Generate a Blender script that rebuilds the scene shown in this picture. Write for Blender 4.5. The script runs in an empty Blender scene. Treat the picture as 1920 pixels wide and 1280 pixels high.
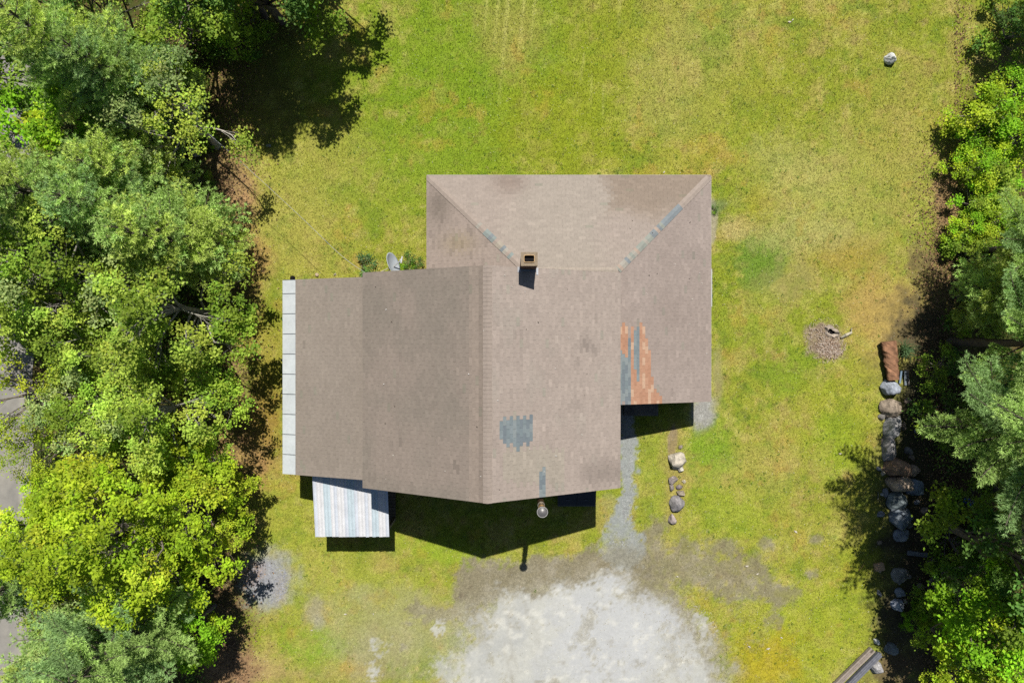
import bpy, bmesh, math, random
import numpy as np
from mathutils import Vector, Matrix
R = math.radians
random.seed(7)
SC = bpy.context.scene
COL = SC.collection

# ------------------------------------------------------------------ camera, sky, sun, exposure
cam_d = bpy.data.cameras.new('camera'); cam = bpy.data.objects.new('camera', cam_d); COL.objects.link(cam)
cam_d.lens = 24.0; cam_d.sensor_width = 36.0; cam_d.clip_end = 3000; cam_d.clip_start = .1
cam.location = (0, 0, 30); cam.rotation_euler = (0, 0, 0)
SC.camera = cam
SUNV = Vector((0.066, 0.57, 1.0)).normalized()          # towards the sun
ELEV = math.asin(SUNV.z); AZ = math.atan2(SUNV.x, SUNV.y)
w = bpy.data.worlds.new('World'); SC.world = w; w.use_nodes = True
nt = w.node_tree; bg = nt.nodes['Background']
sky = nt.nodes.new('ShaderNodeTexSky'); sky.sky_type = 'NISHITA'; sky.sun_disc = False
sky.sun_elevation = ELEV; sky.sun_rotation = AZ; sky.air_density = 1.0; sky.dust_density = .6
nt.links.new(sky.outputs[0], bg.inputs[0]); bg.inputs[1].default_value = 0.05
sd = bpy.data.lights.new('sun', 'SUN'); sun = bpy.data.objects.new('sun', sd); COL.objects.link(sun)
sd.energy = 5.0; sd.angle = R(.53); sd.color = (1.0, .96, .89)
sun.rotation_euler = SUNV.to_track_quat('Z', 'Y').to_euler(); sun.location = SUNV*60
SC.view_settings.view_transform = 'Standard'; SC.view_settings.look = 'None'
SC.view_settings.exposure = 0.85; SC.view_settings.gamma = 1.0
SC.cycles.max_bounces = 6; SC.cycles.diffuse_bounces = 3; SC.cycles.transmission_bounces = 3
SC.cycles.transparent_max_bounces = 6; SC.cycles.caustics_reflective = False; SC.cycles.caustics_refractive = False
SC.cycles.use_denoising = False

# ------------------------------------------------------------------ helpers
M0 = 30/1280.0
def P(u, v, z=0.0):
    k = (30-z)/1280.0
    return Vector(((u-960)*k, (640-v)*k, z))
KEXP = 2.64
def s2l(c):
    c = np.asarray(c, float)/255.0
    return np.where(c <= .04045, c/12.92, ((c+.055)/1.055)**2.4)
def alb(r, g, b): return s2l((r, g, b))/KEXP
def alb4(r, g, b): return tuple(alb(r, g, b)) + (1.0,)
def tag(o, label=None, cat=None, group=None, kind=None):
    if label: o['label'] = label
    if cat: o['category'] = cat
    if group: o['group'] = group
    if kind: o['kind'] = kind
    return o
def empty(name, loc=(0, 0, 0), rz=0.0):
    o = bpy.data.objects.new(name, None); COL.objects.link(o); o.location = loc; o.rotation_euler = (0, 0, rz)
    o.empty_display_size = .3
    return o
def link(name, me, parent=None, loc=None, rot=None):
    o = bpy.data.objects.new(name, me); COL.objects.link(o)
    if parent: o.parent = parent
    if loc is not None: o.location = loc
    if rot is not None: o.rotation_euler = rot
    return o
def npmesh(name, V, F, C, mat, smooth=False):
    """V (n,3); F (m,k) all faces of k corners; C (n,4) point colours"""
    me = bpy.data.meshes.new(name)
    V = np.ascontiguousarray(V, dtype=np.float32); F = np.ascontiguousarray(F, dtype=np.int32)
    m, k = F.shape
    me.vertices.add(len(V)); me.vertices.foreach_set('co', V.ravel())
    me.loops.add(m*k); me.loops.foreach_set('vertex_index', F.ravel())
    me.polygons.add(m); me.polygons.foreach_set('loop_start', np.arange(0, m*k, k, dtype=np.int32))
    me.polygons.foreach_set('loop_total', np.full(m, k, dtype=np.int32))
    if smooth: me.polygons.foreach_set('use_smooth', np.ones(m, dtype=bool))
    if C is not None:
        at = me.color_attributes.new('Col', 'FLOAT_COLOR', 'POINT')
        C = np.asarray(C, dtype=np.float32)
        if C.shape[1] == 3: C = np.hstack([C, np.ones((len(C), 1), np.float32)])
        at.data.foreach_set('color', np.ascontiguousarray(C).ravel())
    me.update(calc_edges=True); me.materials.append(mat)
    return me
class MB:
    """collects boxes, tubes and loose polygons, builds ONE mesh"""
    def __init__(s): s.v = []; s.f = []; s.c = []
    def poly(s, pts, col=(1, 1, 1)):
        n = len(s.v); s.v += [tuple(p) for p in pts]; s.f.append(tuple(range(n, n+len(pts)))); s.c += [tuple(col)[:3]]*len(pts)
    def hull8(s, b, t, col=(1, 1, 1)):
        """b, t: four bottom and four top points, ccw from above"""
        s.poly(b[::-1], col); s.poly(t, col)
        for i in range(4):
            j = (i+1) % 4; s.poly([b[i], b[j], t[j], t[i]], col)
    def box(s, x0, y0, z0, x1, y1, z1, col=(1, 1, 1)):
        s.hull8([(x0, y0, z0), (x1, y0, z0), (x1, y1, z0), (x0, y1, z0)],
                [(x0, y0, z1), (x1, y0, z1), (x1, y1, z1), (x0, y1, z1)], col)
    def beam(s, a, b, wd, th, col=(1, 1, 1), up=(0, 0, 1)):
        a = Vector(a); b = Vector(b); d = (b-a).normalized(); u = Vector(up)
        sd_ = d.cross(u).normalized(); n = sd_.cross(d).normalized()
        q = lambda p, i, j: p + sd_*(i*wd/2) + n*(j*th/2)
        s.hull8([q(a, -1, -1), q(a, 1, -1), q(b, 1, -1), q(b, -1, -1)][::1], [q(a, -1, 1), q(a, 1, 1), q(b, 1, 1), q(b, -1, 1)], col)
    def tube(s, a, b, r0, r1, n=12, col=(1, 1, 1), caps=True):
        a = Vector(a); b = Vector(b); d = (b-a).normalized()
        u = d.orthogonal().normalized(); w_ = d.cross(u)
        A = [a + (u*math.cos(2*math.pi*i/n) + w_*math.sin(2*math.pi*i/n))*r0 for i in range(n)]
        B = [b + (u*math.cos(2*math.pi*i/n) + w_*math.sin(2*math.pi*i/n))*r1 for i in range(n)]
        for i in range(n):
            j = (i+1) % n; s.poly([A[i], A[j], B[j], B[i]], col)
        if caps: s.poly(A[::-1], col); s.poly(B, col)
    def lathe(s, prof, origin=(0, 0, 0), n=24, col=(1, 1, 1)):
        ox, oy, oz = origin
        for (r0, z0), (r1, z1) in zip(prof, prof[1:]):
            for i in range(n):
                a0 = 2*math.pi*i/n; a1 = 2*math.pi*(i+1)/n
                pts = [(ox+r0*math.cos(a0), oy+r0*math.sin(a0), oz+z0), (ox+r0*math.cos(a1), oy+r0*math.sin(a1), oz+z0),
                       (ox+r1*math.cos(a1), oy+r1*math.sin(a1), oz+z1), (ox+r1*math.cos(a0), oy+r1*math.sin(a0), oz+z1)]
                if r0 < 1e-6: pts = [pts[0], pts[2], pts[3]]
                elif r1 < 1e-6: pts = pts[:3]
                s.poly(pts, col)
    def build(s, name, mat, parent=None, loc=None, rot=None, smooth=False, bevel=0.0):
        me = bpy.data.meshes.new(name); me.from_pydata(s.v, [], s.f); me.update()
        at = me.color_attributes.new('Col', 'FLOAT_COLOR', 'POINT')
        at.data.foreach_set('color', np.hstack([np.array(s.c, np.float32), np.ones((len(s.c), 1), np.float32)]).ravel())
        if smooth or bevel:
            bm = bmesh.new(); bm.from_mesh(me); bmesh.ops.remove_doubles(bm, verts=bm.verts, dist=1e-5)
            if bevel: bmesh.ops.bevel(bm, geom=list(bm.edges), offset=bevel, segments=2, affect='EDGES', profile=.6)
            bm.to_mesh(me); bm.free()
            if smooth: me.polygons.foreach_set('use_smooth', np.ones(len(me.polygons), dtype=bool))
        me.materials.append(mat)
        return link(name, me, parent, loc, rot)

# --- numpy noise
def _h(ix, iy, seed):
    ix = ix.astype(np.int64); iy = iy.astype(np.int64)
    n = (ix*374761393 + iy*668265263 + seed*1442695041) & 0x7fffffff
    n = ((n ^ (n >> 13))*1274126177) & 0x7fffffff
    n = ((n ^ (n >> 15))*668265263) & 0x7fffffff
    return ((n ^ (n >> 16)) & 0xffffff)/float(0xffffff)
def vn(x, y, seed=0):
    x0 = np.floor(x); y0 = np.floor(y); fx = x-x0; fy = y-y0
    fx = fx*fx*(3-2*fx); fy = fy*fy*(3-2*fy)
    a = _h(x0, y0, seed); b = _h(x0+1, y0, seed); c = _h(x0, y0+1, seed); d = _h(x0+1, y0+1, seed)
    return a*(1-fx)*(1-fy)+b*fx*(1-fy)+c*(1-fx)*fy+d*fx*fy
def fbm(x, y, seed=0, o=4):
    s = 0; a = .5; t = 0
    for i in range(o):
        s = s + a*vn(x*2**i+17.3*i, y*2**i-9.1*i, seed+i); t += a; a *= .55
    return s/t*2-1
def sst(a, b, x):
    t = np.clip((x-a)/(b-a), 0, 1); return t*t*(3-2*t)

# ------------------------------------------------------------------ materials
def mat(name, rough=.8, spec=.3):
    m = bpy.data.materials.new(name); m.use_nodes = True
    b = m.node_tree.nodes['Principled BSDF']; b.inputs['Roughness'].default_value = rough
    b.inputs['Specular IOR Level'].default_value = spec
    return m, m.node_tree, b
def N(nt, t, **kw):
    n = nt.nodes.new(t)
    for k, v in kw.items(): setattr(n, k, v)
    return n
def noise(nt, scale, detail=4, rough=.6, obj=False, vec=None):
    g = N(nt, 'ShaderNodeNewGeometry') if not obj else N(nt, 'ShaderNodeTexCoord')
    n = N(nt, 'ShaderNodeTexNoise'); n.inputs['Scale'].default_value = scale
    n.inputs['Detail'].default_value = detail; n.inputs['Roughness'].default_value = rough
    nt.links.new(g.outputs['Object' if obj else 'Position'] if vec is None else vec, n.inputs['Vector'])
    return n
def ramp(nt, src, lo, hi, a, b):
    r = N(nt, 'ShaderNodeMapRange'); nt.links.new(src, r.inputs[0])
    r.inputs[1].default_value = lo; r.inputs[2].default_value = hi; r.inputs[3].default_value = a; r.inputs[4].default_value = b
    return r.outputs[0]
def attr_mat(name, rough=.85, var=.15, scale=12.0, spec=.2, bump=0.0, bscale=40.0, base=None, obj=True, var2=0, scale2=60, metal=0):
    """attribute (or fixed) colour multiplied by procedural noise of two scales, with bump"""
    m, nt_, b = mat(name, rough, spec); b.inputs['Metallic'].default_value = metal
    if base is None:
        a = N(nt_, 'ShaderNodeAttribute'); a.attribute_name = 'Col'; src = a.outputs['Color']
    else:
        a = N(nt_, 'ShaderNodeRGB'); a.outputs[0].default_value = base; src = a.outputs[0]
    n = noise(nt_, scale, 5, .65, obj); f = ramp(nt_, n.outputs['Fac'], .3, .7, 1-var, 1+var)
    if var2:
        n2 = noise(nt_, scale2, 3, .7, obj); f2 = ramp(nt_, n2.outputs['Fac'], .3, .7, 1-var2, 1+var2)
        mu = N(nt_, 'ShaderNodeMath', operation='MULTIPLY'); nt_.links.new(f, mu.inputs[0]); nt_.links.new(f2, mu.inputs[1]); f = mu.outputs[0]
    v = N(nt_, 'ShaderNodeVectorMath', operation='SCALE'); nt_.links.new(src, v.inputs[0]); nt_.links.new(f, v.inputs['Scale'])
    nt_.links.new(v.outputs[0], b.inputs['Base Color'])
    if bump:
        bn = noise(nt_, bscale, 4, .7, obj); bp = N(nt_, 'ShaderNodeBump'); bp.inputs['Strength'].default_value = .6
        bp.inputs['Distance'].default_value = bump
        nt_.links.new(bn.outputs['Fac'], bp.inputs['Height']); nt_.links.new(bp.outputs[0], b.inputs['Normal'])
    return m
def leaf_mat(name, trans=.42, rough=.6, spec=.14, tint=(1.2, 1.3, .5)):
    m = bpy.data.materials.new(name); m.use_nodes = True; nt_ = m.node_tree; nt_.nodes.clear()
    out = N(nt_, 'ShaderNodeOutputMaterial'); a = N(nt_, 'ShaderNodeAttribute'); a.attribute_name = 'Col'
    oi = N(nt_, 'ShaderNodeObjectInfo'); f = ramp(nt_, oi.outputs['Random'], 0, 1, 1.0, 1.24)
    n = noise(nt_, 1.3, 2, .5, False); f2 = ramp(nt_, n.outputs['Fac'], .3, .7, .82, 1.18)
    mu = N(nt_, 'ShaderNodeMath', operation='MULTIPLY'); nt_.links.new(f, mu.inputs[0]); nt_.links.new(f2, mu.inputs[1])
    v = N(nt_, 'ShaderNodeVectorMath', operation='SCALE'); nt_.links.new(a.outputs['Color'], v.inputs[0]); nt_.links.new(mu.outputs[0], v.inputs['Scale'])
    b = N(nt_, 'ShaderNodeBsdfPrincipled'); b.inputs['Roughness'].default_value = rough; b.inputs['Specular IOR Level'].default_value = spec
    nt_.links.new(v.outputs[0], b.inputs['Base Color'])
    tr = N(nt_, 'ShaderNodeBsdfTranslucent'); tm = N(nt_, 'ShaderNodeVectorMath', operation='MULTIPLY')
    tm.inputs[1].default_value = tint; nt_.links.new(v.outputs[0], tm.inputs[0]); nt_.links.new(tm.outputs[0], tr.inputs[0])
    mx = N(nt_, 'ShaderNodeMixShader'); mx.inputs[0].default_value = trans
    nt_.links.new(b.outputs[0], mx.inputs[1]); nt_.links.new(tr.outputs[0], mx.inputs[2]); nt_.links.new(mx.outputs[0], out.inputs[0])
    return m
M_leaf = leaf_mat('leaf'); M_needle = leaf_mat('needle', .35, .65, .1, (1.15, 1.2, .7)); M_grass = leaf_mat('grass_blade', .3, .6, .2)
M_bark = attr_mat('bark', .9, .3, 6, .1, .01, 30)
M_shingle = attr_mat('shingle', .92, .10, 9, .12, .002, 260, obj=False, var2=.13, scale2=70)
M_rock = attr_mat('rock', .9, .34, 3.5, .2, .035, 16, var2=.3, scale2=22)
M_wood = attr_mat('weathered_wood', .85, .25, 8, .2, .004, 60, var2=.15, scale2=50)
M_paint = attr_mat('painted_siding', .6, .06, 3, .3, 0)
M_white = attr_mat('white_metal', .5, .09, 1.6, .4, 0, var2=.06, scale2=9)
M_brick = attr_mat('chimney_mortar', .9, .2, 12, .1, .004, 70, var2=.12, scale2=50)
M_steel = attr_mat('galvanised_steel', .38, .08, 10, .5, 0, metal=.75)
M_dark = attr_mat('deep_black', .9, .2, 10, .1, 0, base=(.006, .005, .005, 1))  # plain black; also paints the shade in the flue and the stump hollow
M_dish = attr_mat('dish_paint', .45, .05, 6, .4, 0)
M_glass, _n, _b = mat('window_glass', .08, .6); _b.inputs['Base Color'].default_value = (.03, .04, .05, 1)

# ------------------------------------------------------------------ ground
LAWN_A = (147, 162, 42); LAWN_B = (166, 170, 64); LAWN_C = (182, 180, 98)
# u, v, ru, rv, deg, colour as it looks in full sun (shade-darkened litter aside), strength, edge wobble
BLOBS = [
 # lawn tints
 (900, 150, 260, 230, 0, (128, 162, 26), .85, .9), (1060, 230, 130, 110, 0, (150, 162, 30), .7, .7), (1180, 70, 140, 110, 0, (150, 162, 36), .6, .8),
 (720, 330, 130, 90, 0, (142, 166, 44), .6, .8), (960, 60, 60, 75, 5, (166, 164, 78), .75, .6), (1290, 130, 90, 120, 20, (176, 174, 92), .7, .9),
 (1430, 200, 120, 90, 0, (158, 168, 48), .6, .9), (1340, 60, 40, 60, 0, (128, 156, 46), .6, .7), (1560, 380, 150, 120, 0, (176, 178, 92), .6, 1.1),
 (1480, 330, 90, 50, 0, (184, 182, 106), .5, 1.1), (1300, 300, 60, 30, 0, (178, 172, 70), .5, 1), (1650, 200, 60, 60, 0, (158, 164, 60), .5, 1), (1400, 330, 40, 30, 0, (156, 166, 48), .5, 1), (1385, 430, 30, 22, 0, (202, 184, 124), .7, .6), (1700, 250, 80, 140, 0, (170, 168, 76), .5, 1.1), (1428, 488, 50, 52, 0, (108, 148, 46), .85, .59),
 (1425, 395, 30, 40, 0, (166, 164, 40), .6, .8), (1570, 480, 60, 30, 0, (164, 148, 56), .6, .8), (1620, 545, 40, 34, 0, (160, 144, 64), .55, .8),
 (1690, 600, 100, 80, -20, (200, 172, 96), .9, .8), (1600, 470, 50, 30, 0, (180, 160, 70), .5, .9), (1500, 440, 90, 40, 0, (184, 182, 112), .6, .9), (1480, 530, 60, 40, 0, (166, 158, 96), .5, .9), (1420, 600, 60, 50, 0, (150, 168, 54), .5, .8),
 (1500, 700, 70, 40, 0, (134, 166, 40), .6, .8), (1585, 770, 80, 90, 0, (166, 174, 50), .7, .9), (1560, 830, 40, 60, 0, (146, 174, 34), .6, .8),
 (1330, 840, 50, 60, 0, (132, 170, 38), .8, .8), (1230, 880, 30, 110, 0, (158, 172, 60), .6, .8), (1430, 880, 60, 60, 0, (184, 176, 92), .55, .9),
 (1520, 1180, 130, 110, 0, (164, 180, 40), .7, .9), (1440, 1240, 60, 60, 0, (184, 172, 34), .85, .8), (1590, 1060, 60, 50, 0, (156, 168, 44), .6, .8), (1370, 960, 80, 50, 0, (154, 174, 44), .7, .8),
 (600, 340, 90, 60, 0, (158, 170, 64), .6, .9), (540, 420, 100, 80, 30, (176, 172, 84), .6, .9), (620, 280, 70, 60, 0, (170, 170, 74), .5, .8),
 (495, 780, 34, 90, 0, (170, 140, 62), .85, .8), (500, 640, 36, 90, 0, (166, 160, 60), .7, .8), (515, 560, 20, 60, 0, (128, 150, 34), .6, .7),
 (600, 980, 70, 70, 0, (166, 176, 60), .6, .8), (820, 1030, 90, 24, 12, (150, 176, 38), .8, .7), (720, 1050, 26, 18, 0, (190, 166, 96), .6, .7),
 (680, 1120, 160, 80, 0, (170, 178, 74), .6, .9), (590, 1220, 60, 40, 0, (138, 176, 50), .7, .8), (760, 1160, 110, 60, 0, (186, 182, 124), .6, .9),
 (470, 1255, 90, 30, 0, (194, 170, 112), .8, .8), (640, 1260, 80, 30, 0, (188, 172, 112), .5, .8), (700, 1240, 50, 60, 0, (184, 172, 130), .55, .9),
 # bare litter at the wood's edge, with some painted tree shade
 (440, 355, 38, 55, -20, (196, 156, 110), .95, .6), (400, 300, 60, 50, 0, (176, 150, 96), .7, .8), (470, 490, 36, 46, 0, (190, 150, 92), .7, .8), (455, 430, 24, 30, 0, (180, 150, 88), .6, .8),
 (440, 860, 60, 60, 0, (190, 150, 100), .7, .8), (425, 740, 50, 80, 0, (130, 108, 66), .7, 1), (425, 560, 50, 80, 0, (126, 102, 64), .7, 1), (330, 190, 90, 120, 0, (128, 104, 72), .9, .8),  # duller browns here are darkened to paint the shade beside the crowns
 (470, 120, 80, 130, 0, (120, 108, 62), .7, .9), (400, 1250, 80, 50, 0, (170, 130, 100), .8, .8), (400, 1130, 60, 90, 0, (120, 96, 72), .85, .8),
 (1775, 380, 22, 90, 0, (168, 130, 98), .8, .7), (1760, 520, 50, 60, 0, (150, 132, 80), .7, .8), (1740, 640, 80, 50, 0, (140, 122, 84), .8, .8), (1880, 110, 40, 26, 0, (168, 144, 106), .7, .8),
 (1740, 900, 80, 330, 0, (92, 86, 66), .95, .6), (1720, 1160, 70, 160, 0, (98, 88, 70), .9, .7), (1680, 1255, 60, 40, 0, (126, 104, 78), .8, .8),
 # gravel and earth
 (500, 1090, 46, 46, 0, (178, 179, 184), .95, .6), (470, 1075, 22, 18, 0, (190, 160, 140), .6, .8), (528, 1105, 14, 30, 10, (186, 178, 168), .6, .6), (590, 1145, 20, 22, 0, (176, 164, 140), .7, .7), (597, 1165, 12, 14, 0, (182, 176, 156), .6, .7),
 (1546, 636, 38, 42, -25, (168, 148, 124), .95, .55), (1556, 655, 26, 22, 0, (196, 172, 152), .8, .7),
 (1318, 775, 22, 32, 20, (182, 180, 172), 1.0, .6), (1262, 825, 9, 26, 8, (168, 148, 124), .95, .5), (1268, 900, 18, 100, 2, (184, 164, 96), .55, .8),
 (1336, 410, 8, 50, 0, (190, 180, 150), .9, .5), (1345, 700, 10, 60, 0, (176, 166, 120), .6, .8), (1345, 385, 18, 12, 0, (120, 140, 90), .7, .7),
]
def seg_d(u, v, a, b):
    a = np.array(a, float); b = np.array(b, float); d = b-a; t = np.clip(((u-a[0])*d[0]+(v-a[1])*d[1])/(d@d), 0, 1)
    return np.hypot(u-a[0]-t*d[0], v-a[1]-t*d[1]), t
def mixc(c, col, wgt):
    return c + (s2l(col)-c)*wgt[..., None]
def ground_fields(X, Y):
    u = X/M0+960; v = 640-Y/M0
    wx = fbm(X*.9, Y*.9, 3, 4); wy = fbm(X*.9, Y*.9, 9, 4); f1 = fbm(X*.22, Y*.22, 21, 4); f2 = fbm(X*1.7, Y*1.7, 31, 4); f3 = fbm(X*5.5, Y*5.5, 41, 3)
    c = np.zeros(X.shape+(3,)) + s2l(LAWN_A)
    c = mixc(c, LAWN_B, sst(-.35, .45, f1 + .35*f2)); c = mixc(c, LAWN_C, .65*sst(.05, .7, f2 + .4*f3 + .15*f1)); c = mixc(c, (120, 148, 44), .5*sst(.25, .7, -f2+.5*f3-.2*f1)); c = mixc(c, (196, 172, 104), .5*sst(.45, .8, fbm(X*1.1+5, Y*1.1, 61, 4)+.3*f3))
    f4 = fbm(X*1.5+40, Y*1.5-7, 101, 5); f5 = fbm(X*3.2-11, Y*3.2+5, 111, 4); f6 = fbm(X*.7+4, Y*.7+3, 121, 5)
    c = mixc(c, (178, 166, 92), .55*sst(.08, .5, f4+.25*f6)); c = mixc(c, (154, 142, 82), .55*sst(.22, .6, f5+.2*f6)); c = mixc(c, (118, 146, 40), .5*sst(.12, .5, -f4+.3*f5))
    late = (f4, f5, f6)
    veg = np.ones(X.shape)
    for i, (bu, bv, ru, rv, dg, col, st, wob) in enumerate(BLOBS):
        ca, sa = math.cos(R(dg)), math.sin(R(dg)); du = (u-bu); dv = (v-bv)
        a = (du*ca+dv*sa)/ru; b = (-du*sa+dv*ca)/rv
        d = np.sqrt(a*a+b*b) + wob*(.62*wx + .62*f2 + .42*f3)
        soft = .18 if wob < .6 else .55
        wgt = st*(1-sst(1-soft, 1+soft, d)); c = mixc(c, col, wgt)
        if abs(col[0]-col[2]) < 72 and col[1] - col[0] < 12: veg = veg*(1-wgt)
        elif col[0] > col[1]+18: veg = veg*(1-.6*wgt)
    k_ = np.clip(veg, 0, 1)
    c = mixc(c, (184, 170, 96), .22*k_*sst(.08, .5, f4)); c = mixc(c, (150, 136, 80), .26*k_*sst(.2, .55, f5)); c = mixc(c, (116, 148, 40), .22*k_*sst(.1, .5, -f4+.4*f5)); c = mixc(c, (196, 164, 70), .3*k_*sst(.3, .6, f6+.4*f5))
    # mower streaks
    for (a, b, wd) in [((953, 0), (935, 195), 3.6), ((983, 0), (972, 100), 3.2), ((935, 0), (925, 95), 2.4), ((913, 0), (908, 66), 2.4), ((1003, 0), (994, 85), 2.0), ((1095, 100), (1088, 160), 2), ((1110, 140), (1107, 210), 2), ((1132, 160), (1131, 215), 2), ((1162, 0), (1161, 50), 2), ((890, 20), (888, 55), 2)]:
        d, t = seg_d(u, v, a, b); wgt = .75*np.exp(-(d/wd)**2)*(1-.6*t)*(.6+.4*f2); c = mixc(c, (206, 206, 120), np.clip(wgt, 0, 1))
    # the driveway apron: earth ring, then pale crushed stone
    fh = fbm(X*8.5, Y*8.5, 151, 3); wob = 58*wx + 28*f2 + 26*f3 + 34*fh
    d, t = seg_d(u, v, (905, 1100), (1190, 1062)); e1 = 1-sst(30, 60, d + wob*.5)
    d, t = seg_d(u, v, (1180, 1045), (1400, 1090)); e1 = np.maximum(e1, .85*(1-sst(14, 62, d + wob*.8)))
    d, t = seg_d(u, v, (1400, 1090), (1455, 1110)); e1 = np.maximum(e1, .9*(1-sst(0, 44, d + wob*.8)))
    d, t = seg_d(u, v, (1450, 1160), (1425, 1200)); e1 = np.maximum(e1, .7*(1-sst(0, 26, d + wob*.6)))
    d, t = seg_d(u, v, (1225, 1000), (1240, 1100)); e1 = np.maximum(e1, .9*(1-sst(5, 40, d + wob*.4)))
    d, t = seg_d(u, v, (780, 1145), (905, 1150)); e1 = np.maximum(e1, .8*(1-sst(4, 22, d + wob*.4)))
    d = np.hypot((u-1110)/255, (v-1290)/245); e1 = np.maximum(e1, 1-sst(.86, 1.08, d+wob/420))
    for (pu, pv, pr) in [(765, 1168, 9), (755, 1090+125, 7), (800, 1160, 12), (1520, 1075, 14), (1690-160, 1010, 20), (1440, 1020, 18), (1365, 1025, 26), (1300, 1000+25, 16)]:
        d = np.hypot(u-pu, (v-pv)*1.5); e1 = np.maximum(e1, .8*(1-sst(pr*.4, pr*1.3, d+wob*.25)))
    c = mixc(c, (160, 150, 124), e1*.95); c = mixc(c, (182, 174, 152), e1*sst(-.1, .6, f2+.4*wx)*.75); c = mixc(c, (132, 118, 96), e1*sst(.3, .75, -f2+.5*f3)*.6); c = mixc(c, (158, 158, 70), e1*sst(.1, .6, -wx+.5*f3)*.45*sst(1180, 1260, u))
    d = np.hypot((u-1090)/300, (v-1320)/290); hal = (1-sst(.8, 1.06, d+wob/380))*sst(1090, 1130, v+.4*wob); c = mixc(c, (196, 192, 172), hal*(.45+.3*f2+.25*f3))
    d, t = seg_d(u, v, (660, 1175), (900, 1240)); hal2 = (1-sst(20, 110, d+wob*.9)); c = mixc(c, (190, 186, 150), hal2*.4*(.7+f2+.6*f3)); veg = veg*(1-.5*hal)*(1-.3*hal2)
    veg = veg*(1-.95*e1)
    # white stone
    d = np.hypot((u-1092)/272, (v-1352)/262); inner = 1-sst(.87, 1.07, d + wob/480)
    d, t = seg_d(u, v, (885, 1310), (975, 1175)); inner = np.maximum(inner, 1-sst(34, 84, d+wob*.65))
    d, t = seg_d(u, v, (1000, 1140), (1150, 1112)); inner = np.maximum(inner, 1-sst(18, 38, d+wob*.5)); d, t = seg_d(u, v, (1130, 1085), (1170, 1100)); inner = np.maximum(inner, .7*(1-sst(8, 34, d+wob*.4)))
    for (pu, pv, pr) in [(715, 1210, 18), (700, 1262, 16), (818, 1185, 10), (1318, 1170, 26), (850, 1255, 40)]:
        d = np.hypot(u-pu, v-pv); inner = np.maximum(inner, .8*(1-sst(pr*.6, pr*1.3, d*1.1+wob*.45)))
    east = sst(1240, 1330, u+wob*.6); inner = inner*(1-.6*east*sst(-.2, .3, f2+.4*fh)); inner = inner*(1-.5*sst(.25, .5, fbm(X*1.2, Y*1.2, 161, 5)+.3*fh))
    cc = np.zeros(c.shape)+s2l((211, 211, 202)); cc = mixc(cc, (197, 198, 193), sst(-.25, .4, fbm(X*.9, Y*.7, 77, 5))*.85); cc = mixc(cc, (190, 188, 178), .5*sst(.1, .5, fbm(X*3.4+.6*Y, Y*.5, 79, 4)))
    cc = mixc(cc, (210, 212, 214), (1-sst(60, 170, np.hypot(u-1150, v-1190)+wob))*.7); cc = mixc(cc, (168, 160, 142), sst(.35, .75, fbm(X*2.6, Y*2.2, 87, 4))*.7)
    cc = mixc(cc, (242, 240, 228), sst(.2, .6, fbm(X*3.1, Y*3.1, 97, 3))*.5)
    c = c + (cc-c)*(inner)[..., None]; veg = veg*(1-inner)
    # blue grey gravel walk along the east wall
    g = np.zeros(X.shape)
    for a, b, r0, r1 in [((1176, 700), (1176, 930), 14, 13), ((1176, 930), (1166, 985), 13, 26), ((1166, 985), (1165, 1022), 30, 42), ]:
        d, t = seg_d(u, v, a, b); r = r0+(r1-r0)*t; g = np.maximum(g, 1-sst(-5, 6, d - r + wob*.26 + 4*f3))
    g[...] = g*(1-.6*sst(985, 1030, v+wob*.5))
    c = mixc(c, (172, 177, 173), g); veg = veg*(1-g)
    d, t = seg_d(u, v, (1143, 940), (1150, 1000)); k = .5*(1-sst(4, 26, d+wob*.3)); c = mixc(c, (170, 170, 120), k*(1-g))
    # forest floor outside the mown area
    wood = np.maximum(sst(0, 46, (415 + 30*wx - u) - .0*v), 0)
    wood = np.maximum(wood, sst(0, 50, 640-u)*sst(0, 40, 120+40*wx-.12*(u-300)-v)*.55)
    wood = np.maximum(wood, sst(0, 40, u-1795+30*wx)*sst(120, 180, v)); wood = np.maximum(wood, .6*sst(0, 60, u-1880+30*wx)); wood = np.maximum(wood, sst(0, 40, u-1722+20*wx)*sst(640, 700, v))
    wood = np.maximum(wood, sst(1935, 1990, u)); wood = np.maximum(wood, sst(0, 80, -v-60)*.6)
    cf = np.zeros(c.shape)+s2l((104, 84, 58)); cf = mixc(cf, (66, 84, 34), sst(-.2, .3, f2+.3*wx)); cf = mixc(cf, (140, 110, 82), sst(.3, .7, f3+.4*f1)*.7)
    c = c + (cf-c)*(wood*.9)[..., None]; veg = veg*(1-.75*wood)
    gn = np.clip(g, 0, 1); c = c*(1.06+.17*veg)[..., None]*(1+veg[..., None]*np.array([.10, .055, -.02])); c = c*(1+.10*f3*veg+.05*f2)[..., None]; lum = c.mean(-1, keepdims=True); c = lum+(c-lum)*.95; return c/KEXP, np.clip(veg, 0, 1), inner, gn, wood
def axis(lo, hi, st, far, grow=1.35):
    a = list(np.arange(lo, hi+1e-6, st)); s = st; x = hi
    while x < far: s *= grow; x += s; a.append(x)
    s = st; x = lo
    while x > -far: s *= grow; x -= s; a.insert(0, x)
    return np.array(a)
XS = axis(-23.2, 23.2, .085, 400); YS = axis(-15.6, 15.6, .085, 400)
GX, GY = np.meshgrid(XS, YS)
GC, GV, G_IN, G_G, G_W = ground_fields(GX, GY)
def ground_z(X, Y):
    X = np.asarray(X, float); Y = np.asarray(Y, float)
    return .03*fbm(X*.5, Y*.5, 55, 3) - .02
GZ = ground_z(GX, GY) + .012*fbm(GX*6, GY*6, 66, 2)
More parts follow.
